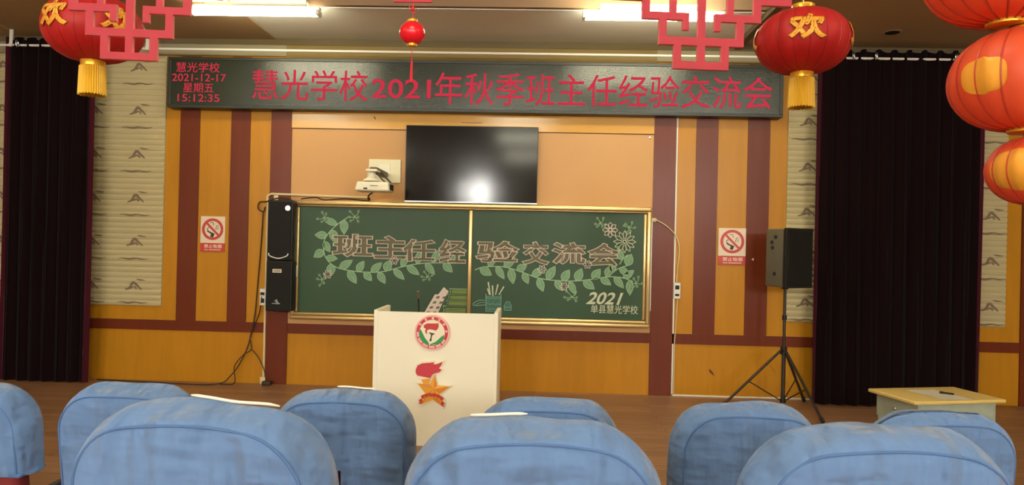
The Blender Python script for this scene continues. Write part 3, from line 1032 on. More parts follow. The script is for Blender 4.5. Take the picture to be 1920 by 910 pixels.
tube(bm, spline([(-2.76, -0.15, 2.085), (-2.82, -0.15, 2.125), (-2.95, -0.14, 2.125), (-3.10, -0.06, 2.09), (-3.19, -0.04, 2.08), (-3.21, -0.03, 2.01), (-3.15, -0.03, 1.975), (-3.125, -0.03, 2.03)], 6), 0.008, 6)
tag(obj('speaker_cable', bm, 'cable', smooth=True), 'black cable looping round the top of the upper wall speaker', 'cable')
bm = B()
tube(bm, spline([(-3.15, -0.03, 1.97), (-3.17, -0.02, 1.6), (-3.20, -0.02, 1.1), (-3.225, -0.03, 0.73), (-3.30, -0.05, 0.38), (-3.45, -0.10, 0.10), (-3.62, -0.2, 0.012), (-4.4, -0.16, 0.010), (-5.0, -0.1, 0.010)], 8), 0.007, 6)
tag(obj('speaker_cable', bm, 'cable', smooth=True), 'long black cable dropping left of the pilaster and running along the floor', 'cable')
bm = B()
tube(bm, spline([(-3.14, -0.04, 1.0), (-3.17, -0.03, 0.8), (-3.26, -0.04, 0.55), (-3.24, -0.05, 0.40), (-3.33, -0.06, 0.33), (-3.42, -0.08, 0.2), (-3.40, -0.12, 0.02), (-3.55, -0.16, 0.009)], 8), 0.006, 6)
tag(obj('speaker_cable', bm, 'cable', smooth=True), 'looped cable curling at the foot of the left pilaster', 'cable')
bm = B()
tube(bm, spline([(-3.24, -0.05, 0.40), (-3.15, -0.06, 0.30), (-3.07, -0.08, 0.15), (-3.05, -0.09, 0.035)], 8), 0.006, 6)
box(bm, -3.09, -2.99, -0.12, -0.05, 0.0, 0.045, 0.006)
tag(obj('power_plug', bm, 'cable', smooth=True), 'dark plug and lead on the floor before the left pilaster', 'plug')
t = thing('wall_socket', 'white double socket on the wall left of the lower wall speaker', 'socket', (-3.13, -0.01, 0.9))
bm = B(); box(bm, -3.165, -3.095, -0.04, -0.022 + 0.02, 0.90, 1.09, 0.005); obj('plate', bm, 'white_metal', t)
bm = B(); box(bm, -3.15, -3.11, -0.043, -0.040, 0.93, 0.98); box(bm, -3.15, -3.11, -0.060, -0.040, 1.02, 1.05); obj('outlet', bm, 'black_matt', t)
t = thing('wall_socket', 'white double socket on the strip beside the right pilaster', 'socket', (1.575, -0.01, 1.1))
bm = B(); box(bm, 1.540, 1.612, -0.040, -0.014, 1.095, 1.275, 0.005); obj('plate', bm, 'white_metal', t)
bm = B(); box(bm, 1.553, 1.598, -0.043, -0.040, 1.20, 1.245); box(bm, 1.553, 1.598, -0.043, -0.040, 1.125, 1.15); obj('outlet', bm, 'black_matt', t)
bm = B(); tube(bm, spline([(1.313, -0.05, 1.98), (1.446, -0.05, 1.904), (1.556, -0.035, 1.787), (1.592, -0.03, 1.637), (1.578, -0.03, 1.457), (1.570, -0.03, 1.28)], 6), 0.006, 6)
box(bm, 1.262, 1.325, -0.05, -0.022, 1.955, 1.995, 0.004)
tag(obj('power_cable', bm, 'white_cable', smooth=True), 'white cord from the chalkboard edge down to the right wall socket', 'cable')
bm = B(); box(bm, 1.268, 1.284, -0.05, -0.012, 0.95, 1.955, 0.003)
tag(obj('cable_trunking', bm, 'white_metal'), 'white cable trunking down the right edge of the chalkboard', 'trunking')
bm = B(); tube(bm, [(1.585, -0.018, 1.10), (1.575, -0.018, 0.85), (1.562, -0.018, 0.6), (1.562, -0.018, 0.03)], 0.006, 6)
tag(obj('power_cable', bm, 'white_cable', smooth=True), 'white cord from the right wall socket down to the floor', 'cable')
bm = B(); prism(bm, [(1.955, 0.31), (1.965, 0.275), (2.0, 0.245), (2.02, 0.235), (2.0, 0.275), (1.975, 0.305)], -0.003, 0)
tag(obj('paint_chip', bm, 'stain'), 'small dark scuff low on the ochre wall left of the tripod', 'scuff')
bm = B(); prism(bm, [(2.40, 1.555), (2.425, 1.540), (2.425, 1.575)], -0.013, -0.009)
tag(obj('wall_clip', bm, 'sign_white'), 'tiny white chip between right no smoking sign and tripod speaker', 'clip')
bm = B(); lathe(bm, [(0, 0.012), (0.014, 0.008), (0.016, 0), (0, 0)], 0, 0, 0, 12)
bmesh.ops.rotate(bm, verts=bm.verts, cent=(0, 0, 0), matrix=Matrix.Rotation(PI / 2, 3, 'X'))
bmesh.ops.translate(bm, verts=bm.verts, vec=(1.24, -0.006, 2.90))
tag(obj('wall_screw', bm, 'chrome'), 'round screw head at the upper right corner of the tan wall board', 'screw')

# ------------------------------------------------------------------ tripod speaker
def rotz(bm, cx, cy, a):
    bmesh.ops.rotate(bm, verts=bm.verts, cent=(cx, cy, 0), matrix=Matrix.Rotation(a, 3, 'Z'))


TX, TY = 2.585, -0.60
t = thing('speaker_stand', 'dark tripod stand below the black speaker at the right', 'speaker stand', (TX, TY, 0))
bm = B(); tube(bm, [(TX, TY, 0.09), (TX, TY, 0.66)], 0.021, 12); tube(bm, [(TX, TY, 0.6), (TX, TY, 1.30)], 0.015, 12)
obj('pole', bm, 'tripod', t, smooth=True)
bm = B(); tube(bm, [(TX, TY, 0.58), (TX, TY, 0.66)], 0.034, 12); tube(bm, [(TX, TY, 0.94), (TX, TY, 0.99)], 0.024, 12); obj('collar', bm, 'black_plastic', t, smooth=True)
bm = B(); tube(bm, [(TX, TY - 0.02, 0.62), (TX - 0.05, TY - 0.05, 0.62)], 0.009, 8); obj('knob', bm, 'black_plastic', t)
bm = B(); tube(bm, [(TX, TY, 0.08), (TX, TY, 0.12)], 0.030, 12); obj('hub', bm, 'black_plastic', t)
for ang in (math.radians(170), math.radians(-70), math.radians(50)):
    dx, dy = math.cos(ang), math.sin(ang)
    R_ = 0.60
    bm = B()
    a = Vector((TX + 0.035 * dx, TY + 0.035 * dy, 0.615))
    b = Vector((TX + R_ * dx, TY + R_ * dy, 0.012))
    tube(bm, [a, b], 0.014, 8)
    lg = obj('leg', bm, 'tripod', t, smooth=True)
    bm = B(); tube(bm, [b + (a - b) * 0.06, b], 0.019, 8); obj('rubber_foot', bm, 'black_matt', lg)
    mid = a.lerp(b, 0.55)
    bm = B(); tube(bm, [Vector((TX + 0.02 * dx, TY + 0.02 * dy, 0.10)), mid], 0.007, 6); obj('brace', bm, 'tripod', t, smooth=True)
t = thing('tripod_speaker', 'black and grey loudspeaker standing on the tripod before the wide curtain', 'speaker', (TX + 0.02, TY, 1.27))
# wedge cabinet, front turned to the viewer's right
cx, cy, sw, sd = TX + 0.02, TY, 0.395, 0.30
A_ = math.radians(32)
def trapz(bm, w0, w1, d0, d1, z0, z1, bev):
    vs = box(bm, cx - 0.5, cx + 0.5, cy - 0.5, cy + 0.5, z0, z1)
    for v in vs:
        fr_ = v.co.y < cy
        v.co.x = cx + (w0 / 2 if fr_ else w1 / 2) * (1 if v.co.x > cx else -1)
        v.co.y = cy - d0 if fr_ else cy + d1
    bmesh.ops.bevel(bm, geom=list({e for v in vs for e in v.link_edges}), offset=bev, segments=3, affect='EDGES', profile=0.5)
bm = B(); trapz(bm, 0.38, 0.27, 0.15, 0.17, 1.285, 1.885, 0.012); rotz(bm, cx, cy, A_); obj('cabinet', bm, 'grey_plastic', t, smooth=True)
bm = B(); trapz(bm, 0.36, 0.36, 0.160, -0.140, 1.305, 1.865, 0.006); rotz(bm, cx, cy, A_); obj('grille', bm, 'grille', t)
bm = B(); trapz(bm, 0.395, 0.395, 0.155, -0.11, 1.280, 1.310, 0.006); trapz(bm, 0.395, 0.395, 0.155, -0.11, 1.860, 1.892, 0.006)
trapz(bm, 0.40, 0.385, 0.150, -0.10, 1.30, 1.87, 0.004)
rotz(bm, cx, cy, A_); obj('front_rim', bm, 'black_plastic', t)
for (yy, zz) in ((0.02, 1.80), (0.075, 1.745), (0.065, 1.69), (0.03, 1.42)):
    bm = B()
    xs = cx - (0.19 - (yy + 0.15) / 0.32 * 0.055)
    tube(bm, [(xs - 0.006, cy + yy, zz), (xs + 0.01, cy + yy, zz)], 0.020, 12)
    rotz(bm, cx, cy, A_); obj('mounting_hole', bm, 'black_matt', t)
bm = B(); tube(bm, [(TX, TY, 1.262), (TX, TY, 1.287)], 0.035, 12); obj('pole_socket', bm, 'black_plastic', t)

# ------------------------------------------------------------------ podium
PX0, PX1, PY, PZ = -1.322, -0.305, -2.40, 1.088
t = thing('podium', 'white lectern box with two red emblems in the middle of the stage', 'podium', ((PX0 + PX1) / 2, PY + 0.25, 0))
bm = B(); box(bm, PX0 + 0.03, PX1 - 0.03, PY, PY + 0.02, 0.0, PZ, 0.003); obj('front_panel', bm, 'white', t)
for xa, xb in ((PX0, PX0 + 0.035), (PX1 - 0.035, PX1)):
    bm = B(); box(bm, xa, xb, PY - 0.004, PY + 0.50, 0.0, PZ + 0.012, 0.005); obj('side_panel', bm, 'white', t)
bm = B(); box(bm, PX0 + 0.035, PX1 - 0.035, PY + 0.02, PY + 0.48, PZ - 0.12, PZ - 0.10, 0.003); obj('top', bm, 'white', t)
bm = B(); box(bm, PX0 + 0.035, PX1 - 0.035, PY + 0.03, PY + 0.46, 0.06, 0.08, 0.003); obj('shelf', bm, 'white', t)


def disc(bm, cx, cz, r, y0, y1, n=40):
    prism(bm, [(cx + r * math.cos(2 * PI * k / n), cz + r * math.sin(2 * PI * k / n)) for k in range(n)], y0, y1)


def arc(cx, cz, r, a0, a1, n=24):
    return [(cx + r * math.cos(math.radians(a0 + (a1 - a0) * k / n)), cz + r * math.sin(math.radians(a0 + (a1 - a0) * k / n))) for k in range(n + 1)]


EX, EZ, ER = -0.838, 0.928, 0.142
EY = PY - 0.028
bm = B(); disc(bm, EX, EZ, ER, EY, PY - 0.001); eb = obj('round_emblem', bm, 'badge_pink', t)
bm = B(); disc(bm, EX, EZ, 0.103, EY - 0.003, EY); obj('emblem_field', bm, 'badge_cream', eb)
bm = B(); ribbon(bm, arc(EX, EZ, 0.1165, -28, 178, 40), 0.025, EY - 0.0025, 0.003)
ribbon(bm, arc(EX, EZ, 0.1285, 178, 332, 30), 0.004, EY - 0.0025, 0.003)
ribbon(bm, arc(EX, EZ, 0.1055, 178, 332, 30), 0.004, EY - 0.0025, 0.003)
for a in (200, 228, 256, 284, 310):
    ribbon(bm, arc(EX, EZ, 0.117, a - 2, a + 2, 2), 0.022, EY - 0.0025, 0.003)
obj('emblem_ring', bm, 'badge_red', eb)
ls = []
for ch, a in zip('单县慧光学校', (146, 117, 88, 62, 36, 6)):
    b_ = text_bm(ch, offset=0.03, extr=0.01)
    fit(b_, -0.0105, 0.0105, -0.0105, 0.0105, 0, depth=0.002)
    bmesh.ops.rotate(b_, verts=b_.verts, cent=(0, 0, 0), matrix=Matrix.Rotation(math.radians(-(a - 90)), 3, 'Y'))
    bmesh.ops.translate(b_, verts=b_.verts, vec=(EX + 0.1165 * math.cos(math.radians(a)), EY - 0.003, EZ + 0.1165 * math.sin(math.radians(a))))
    ls.append(b_)
obj('emblem_lettering', merge(ls), 'badge_cream', eb)


def U(px, py, ox=-0.838 - 0.0, oz=0.928):       # drawing units of the emblem: origin (540, 430), 2050 units per metre
    return (ox + (px - 540) / 2080.0, oz - (py - 430) / 2080.0)


bm = B(); prism(bm, [U(*q) for q in [(345, 375), (385, 450), (420, 520), (490, 605), (492, 650), (420, 615), (355, 560), (322, 480), (325, 420)]], EY - 0.006, EY - 0.003)
prism(bm, [U(*q) for q in [(745, 460), (738, 530), (700, 590), (640, 625), (570, 632), (500, 650), (520, 620), (600, 585), (660, 530), (700, 490)]], EY - 0.006, EY - 0.003)
obj('emblem_leaves', bm, 'badge_green', eb)
bm = B(); prism(bm, [U(*q) for q in [(395, 310), (450, 275), (540, 275), (610, 272), (660, 262), (640, 290), (655, 310), (645, 330), (640, 355), (605, 395), (550, 380), (490, 372), (450, 400), (455, 460), (425, 430), (420, 395), (440, 370), (400, 350)]], EY - 0.006, EY - 0.003)
obj('emblem_flame', bm, 'sign_red', eb)
bm = B(); prism(bm, [U(*q) for q in [(480, 425), (520, 432), (590, 445), (570, 460), (545, 470), (535, 510), (532, 570), (512, 578), (495, 560), (515, 520), (522, 465), (500, 445)]], EY - 0.006, EY - 0.003)
obj('emblem_torch', bm, 'badge_black', eb)

# torch and star emblem
def V_(px, py):   # drawing units: 8.27 units per photo pixel
    return (-0.967 + (px - 165) / 8.27 * 0.00437, 0.640 - (py - 205) / 8.27 * 0.00437)


FL = [(170, 230), (195, 170), (270, 135), (370, 125), (450, 115), (440, 148), (500, 140), (580, 102), (560, 160), (525, 205), (570, 230), (530, 268), (480, 280), (430, 300), (395, 360), (370, 440), (265, 425), (250, 385), (195, 325), (168, 280)]
star_tip = [(465, 300), (505, 465), (705, 478), (545, 595), (600, 790), (445, 690), (265, 765), (335, 605), (205, 450), (385, 455)]


def grow(pts, c, f):
    return [(c[0] + (x - c[0]) * f, c[1] + (y - c[1]) * f) for x, y in pts]


TYY = PY - 0.022
bm = B()
prism(bm, [V_(*q) for q in grow(FL, (380, 250), 1.13)], TYY, PY - 0.001)
st2 = grow(star_tip, (455, 540), 1.12)
prism(bm, [V_(*q) for q in st2], TYY - 0.0005, PY - 0.001)
prism(bm, [V_(*q) for q in [(200, 760), (215, 690), (270, 630), (330, 600), (560, 600), (620, 670), (640, 730), (620, 800), (560, 790), (430, 700), (300, 780)]], TYY - 0.001, PY - 0.001)
te = obj('torch_emblem', bm, 'badge_cream', t)
bm = B(); prism(bm, [V_(*q) for q in FL if q[1] < 380] , TYY - 0.004, TYY); obj('torch_flame', bm, 'badge_red', te)
bm = B(); prism(bm, [V_(*q) for q in [(258, 385), (395, 362), (380, 450), (290, 450)]], TYY - 0.0045, TYY); obj('torch_cup', bm, 'badge_gold', te)
prismpts = star_tip
bmA, bmB_ = B(), B()
c0 = V_(455, 525)
for i in range(10):
    a, b = V_(*prismpts[i]), V_(*prismpts[(i + 1) % 10])
    tgt = bmA if i % 2 == 0 else bmB_
    f1 = tgt.verts.new((a[0], TYY - 0.005, a[1])); f2 = tgt.verts.new((b[0], TYY - 0.005, b[1])); f3 = tgt.verts.new((c0[0], TYY - 0.009, c0[1]))
    g1 = tgt.verts.new((a[0], TYY, a[1])); g2 = tgt.verts.new((b[0], TYY, b[1])); g3 = tgt.verts.new((c0[0], TYY, c0[1]))
    for q in ((f1, f2, f3), (g1, g3, g2), (f1, g1, g2, f2), (f2, g2, g3, f3), (f3, g3, g1, f1)):
        tgt.faces.new(q)
obj('star', bmA, 'badge_gold2', te); obj('star', bmB_, 'badge_gold', te)
bm = B()
ribbon(bm, [V_(*q) for q in spline([(270, 655), (340, 625), (430, 615), (520, 630), (600, 680)], 5)], 0.028, TYY - 0.014, 0.005)
prism(bm, [V_(*q) for q in [(225, 700), (275, 670), (290, 720), (265, 755), (225, 750), (245, 725)]], TYY - 0.012, TYY - 0.008)
prism(bm, [V_(*q) for q in [(590, 700), (635, 740), (610, 750), (620, 785), (575, 770), (570, 720)]], TYY - 0.012, TYY - 0.008)
obj('ribbon', bm, 'sign_red', te)
ls = []
for ch, px, py in zip('中国少先队', (325, 383, 437, 490, 545), (655, 645, 643, 647, 665)):
    q = V_(px, py)
    ls.append(fit(text_bm(ch, offset=0.02, extr=0.01), q[0] - 0.010, q[0] + 0.010, q[1] - 0.010, q[1] + 0.010, TYY - 0.0142, depth=0.001))
obj('ribbon_lettering', merge(ls), 'badge_gold', te)

# microphone on the podium
t = thing('microphone', 'black gooseneck microphone rising behind the white podium top', 'microphone', (-0.975, PY + 0.12, PZ - 0.10))
bm = B(); lathe(bm, [(0, 0.0), (0.055, 0.0), (0.055, 0.018), (0.02, 0.03), (0, 0.03)], -0.975, PY + 0.12, PZ - 0.10, 20); obj('base', bm, 'black_plastic', t, smooth=True)
bm = B(); tube(bm, spline([(-0.975, PY + 0.12, PZ - 0.08), (-0.975, PY + 0.12, 1.10), (-0.978, PY + 0.10, 1.20)], 6), 0.006, 8); obj('gooseneck', bm, 'black_plastic', t, smooth=True)
bm = B(); tube(bm, [(-0.978, PY + 0.10, 1.195), (-0.979, PY + 0.085, 1.225), (-0.977, PY + 0.065, 1.255)], [0.010, 0.014, 0.012], 10); obj('capsule', bm, 'grey_plastic', t, smooth=True)

# ------------------------------------------------------------------ school desk at the right
dc = [Vector((2.228, -3.385)), Vector((2.871, -3.234)), Vector((2.960, -3.640)), Vector((2.303, -3.815))]
dcen = sum(dc, Vector((0, 0))) / 4
dang = math.atan2(0.160, 0.650)
DW, DD = 0.665, 0.425
t = thing('school_desk', 'small school desk with pale laminate top and grey green body before the wide curtain', 'desk', (dcen.x, dcen.y, 0), dang)
bm = B(); box(bm, -DW / 2, DW / 2, -DD / 2, DD / 2, 0.728, 0.752, 0.008, 3); obj('desk_top', bm, 'desk_top', t, local=True, smooth=True)
bm = B()
box(bm, -DW / 2 + 0.05, DW / 2 - 0.05, DD / 2 - 0.04, DD / 2 - 0.025, 0.58, 0.728, 0.002)
box(bm, -DW / 2 + 0.05, -DW / 2 + 0.065, -DD / 2 + 0.03, DD / 2 - 0.04, 0.50, 0.728, 0.002)
box(bm, DW / 2 - 0.065, DW / 2 - 0.05, -DD / 2 + 0.03, DD / 2 - 0.04, 0.50, 0.728, 0.002)
box(bm, -DW / 2 + 0.065, DW / 2 - 0.065, -DD / 2 + 0.03, DD / 2 - 0.04, 0.58, 0.592)
box(bm, -DW / 2 + 0.065, DW / 2 - 0.065, -DD / 2 + 0.03, -DD / 2 + 0.045, 0.50, 0.728, 0.002)
obj('drawer_box', bm, 'desk_body', t, local=True)
for sx in (-1, 1):
    for sy in (-1, 1):
        bm = B(); box(bm, sx * (DW / 2 - 0.065) - 0.015, sx * (DW / 2 - 0.065) + 0.015, sy * (DD / 2 - 0.05) - 0.015, sy * (DD / 2 - 0.05) + 0.015, 0.0, 0.52, 0.004)
        obj('leg', bm, 'desk_body', t, local=True)
bm = B()
for sy in (-1, 1):
    box(bm, -DW / 2 + 0.08, DW / 2 - 0.08, sy * (DD / 2 - 0.05) - 0.01, sy * (DD / 2 - 0.05) + 0.01, 0.10, 0.125, 0.003)
obj('stretcher', bm, 'desk_body', t, local=True)
bm = B(); lathe(bm, [(0, 0.012), (0.012, 0.008), (0.014, 0), (0, 0)], 0, 0, 0, 12)
bmesh.ops.rotate(bm, verts=bm.verts, cent=(0, 0, 0), matrix=Matrix.Rotation(-PI / 2, 3, 'Y'))
bmesh.ops.translate(bm, verts=bm.verts, vec=(-DW / 2 + 0.05, 0.02, 0.66))
obj('bolt', bm, 'chrome', t, local=True)
pp = thing('paper_sheet', 'white paper sheet lying on the small school desk', 'paper', (dcen.x - 0.005, dcen.y - 0.02, 0.752), dang)
bm = B()
grid_strip(bm, [[Vector((-0.105 + 0.21 * i / 6, -0.185 + 0.33 * j / 8, 0.0016 + 0.0015 * math.sin(i * 1.1 + j * 0.8))) for i in range(7)] for j in range(9)])
bmesh.ops.solidify(bm, geom=bm.faces[:], thickness=0.0006)
obj('sheet', bm, 'paper', pp, local=True, smooth='all')
t = thing('pen', 'short black pen lying on the paper on the desk', 'pen', (dcen.x + 0.07, dcen.y - 0.02, 0.762), dang)
bm = B(); tube(bm, [(-0.02, 0.012, 0), (0.012, -0.035, 0.0)], 0.006, 8); obj('barrel', bm, 'black_plastic', t, local=True, smooth=True)
bm = B(); tube(bm, [(-0.034, 0.032, 0), (-0.02, 0.012, 0)], 0.0075, 8); obj('cap', bm, 'black_matt', t, local=True, smooth=True)

# ------------------------------------------------------------------ theatre seats
def arch(hw, h, r, z0, crown=0.012, n1=14, n2=10, n3=21):
    """rounded arch outline from bottom left over the top to bottom right"""
    r = max(0.002, min(r, hw - 0.001))
    pts = []
    for i in range(n1):
        pts.append((-hw, z0 + (h - r - z0) * i / n1))
    for i in range(n2):
        a = PI - (PI / 2) * i / n2
        pts.append((-hw + r + r * math.cos(a), h - r + r * math.sin(a)))
    for i in range(n3):
        s = i / (n3 - 1)
        pts.append((-hw + r + (2 * hw - 2 * r) * s, h))
    for i in range(1, n2 + 1):
        a = PI / 2 - (PI / 2) * i / n2
        pts.append((hw - r + r * math.cos(a), h - r + r * math.sin(a)))
    for i in range(1, n1 + 1):
        pts.append((hw, h - r - (h - r - z0) * i / n1))
    out = []
    for x, z in pts:
        out.append((x, z + crown * (1 - (x / max(hw, 0.01)) ** 2) * (1 if z > h - r else 0) ))
    return out


def arch_rings(bm, rings, seed, wr=0.008, crown=0.016):
    rows = []
    for inset, y, (HW, H_, R_, Z0) in rings:
        pl = arch(HW - inset, H_ - inset, max(0.004, R_ - inset), Z0, crown=crown * max(0, 1 - inset / HW))
        row = []
        for x, z in pl:
            v = Vector((x, y, z))
            q = Vector((x * 5.0 + seed * 3.1, y * 6, z * 1.6 + seed))
            q2 = Vector((x * 13 + seed, y * 10, (z + x * 0.5) * 7 + seed * 2))
            d = wr * noise.noise(q) * 1.7 + wr * 0.9 * noise.noise(q2)
            v.y += d
            rim = 1 if y > 0.02 else 0.2
            v.x += rim * d * 0.8 * (1 if x > 0 else -1)
            v.z += rim * wr * 1.2 * noise.noise(Vector((x * 9 + seed * 7, y * 8, 1.7)))
            row.append(v)
        rows.append(row)
    return rows


def wr_edge(x, seed):
    return 0.008 * 1.2 * noise.noise(Vector((x * 9 + seed * 7, 0.11 * 8, 1.7)))


def seat(X, Y, floor_z, top, rz, label, seed, group, hw=0.25, cover_len=0.33, tilt=8.0, edge=None, crown=0.018):
    top -= 0.030
    t = thing('theatre_seat', label, 'seat', (X, Y, floor_z), rz, group)
    H_ = top - floor_z + 0.016 - crown
    TH = 0.13
    tl = math.tan(math.radians(tilt))

    def lean(bm):
        for v in bm.verts:
            v.co.y -= (v.co.z - 0.45) * tl - (H_ - 0.45) * tl
    Z0 = H_ - cover_len
    P = (hw, H_, 0.135, Z0)
    rings = []
    for ins, y in ((hw - 0.004, -0.004), (0.17, -0.006), (0.12, -0.005), (0.085, -0.002), (0.050, 0.0), (0.034, 0.003), (0.026, 0.008),
                   (0.020, 0.016), (0.014, 0.030), (0.008, 0.050), (0.003, 0.075), (0.0, 0.10), (0.004, 0.125), (0.014, 0.140), (0.035, 0.148), (0.09, 0.150), (0.16, 0.150), (hw - 0.004, 0.150)):
        rings.append((ins, y, P))
    bm = B()
    rows = arch_rings(bm, rings, seed, crown=crown)
    H_ = H_
    grid_strip(bm, rows)
    bmesh.ops.remove_doubles(bm, verts=bm.verts, dist=0.0005)
    # close the narrow slots left down both middle lines
    cv = bm
    lean(cv)
    cov = obj('seat_cover', cv, 'blue', t, local=True, smooth='all')
    bm = B()
    pl = arch(hw - 0.028, H_ - 0.028, 0.107, Z0, crown=crown * 0.89)
    pts = []
    for x, z in pl:
        q = Vector((x * 5.0 + seed * 3.1, 0.036, z * 1.6 + seed))
        pts.append((x, 0.0045 + 0.008 * noise.noise(q) * 1.7, z))
    tube(bm, pts, 0.0032, 6)
    lean(bm)
    obj('seam', bm, 'seam', cov, local=True, smooth=True)
    if edge:     # white strip standing in for lamp rim light along the far top edge
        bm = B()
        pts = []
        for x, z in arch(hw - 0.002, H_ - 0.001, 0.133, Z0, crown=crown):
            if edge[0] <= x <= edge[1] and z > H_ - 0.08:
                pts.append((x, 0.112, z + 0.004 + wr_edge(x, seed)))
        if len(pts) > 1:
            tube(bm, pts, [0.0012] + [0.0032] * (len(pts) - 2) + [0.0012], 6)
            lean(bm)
            obj('painted_rim_light', bm, 'white', cov, local=True, smooth=True)
    # hem round the bottom of the cover
    bm = B()
    box(bm, -hw + 0.012, hw - 0.012, 0.008, 0.14, Z0 - 0.006, Z0 + 0.012, 0.012, 3)
    lean(bm)
    obj('hem', bm, 'seam', cov, local=True, smooth=True)
    # upholstered back below the cover
    bm = B(); box(bm, -hw + 0.045, hw - 0.045, 0.030, 0.115, 0.36, H_ - 0.12, 0.03, 3); lean(bm)
    obj('backrest', bm, 'red_seat', t, local=True, smooth=True)
    bm = B(); box(bm, -hw + 0.02, hw - 0.02, 0.14, 0.56, 0.36, 0.46, 0.03, 3)
    obj('seat_cushion', bm, 'red_seat', t, local=True, smooth=True)
    for s in (-1, 1):
        bm = B(); box(bm, s * (hw + 0.007) - 0.011, s * (hw + 0.007) + 0.011, 0.155, 0.50, 0.59, 0.63, 0.012, 3)
        obj('armrest', bm, 'seat_frame', t, local=True, smooth=True)
        bm = B(); box(bm, s * (hw + 0.005) - 0.010, s * (hw + 0.005) + 0.010, 0.22, 0.30, 0.0, 0.60, 0.006)
        box(bm, s * (hw + 0.005) - 0.012, s * (hw + 0.005) + 0.012, 0.12, 0.42, 0.0, 0.02, 0.004)
        obj('leg', bm, 'seat_frame', t, local=True)
    return t


G1, G2 = 'near row of blue covered seats', 'second row of blue covered seats'
near = [(-0.667, -7.02, 1.332, -0.05, 'blue covered seat nearest the camera at the left', 1),
        (0.0, -7.02, 1.319, 0.0, 'blue covered seat nearest the camera, in the middle under the podium', 2),
        (0.672, -7.02, 1.328, 0.03, 'blue covered seat nearest the camera at the right, in front of the desk', 3)]
for x, y, top, rz, lab, sd in near:
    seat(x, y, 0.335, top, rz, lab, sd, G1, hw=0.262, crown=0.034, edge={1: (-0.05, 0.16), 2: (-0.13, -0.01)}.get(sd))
far = [(-1.89, -6.10, 1.170, -0.02, 'blue covered seat cut by the left edge of the photo, dark red back showing below', 4),
       (-1.35, -6.04, 1.167, -0.02, 'blue covered seat in the second row, mostly behind the near left seat', 5),
       (-0.625, -6.05, 1.173, 0.02, 'blue covered seat in the second row, just left of the podium', 6),
       (0.045, -6.05, 1.164, 0.0, 'blue covered seat in the second row, just right of the podium', 7),
       (0.695, -6.06, 1.168, 0.03, 'blue covered seat in the second row, below the tripod speaker', 8),
       (1.29, -6.08, 1.164, 0.05, 'blue covered seat in the second row, in front of the school desk', 9)]
for x, y, top, rz, lab, sd in far:
    seat(x, y, 0.17, top, rz, lab, sd, G2, hw=0.242, cover_len=0.28 if sd == 4 else 0.34, edge=(-0.04, 0.10) if sd == 6 else None)

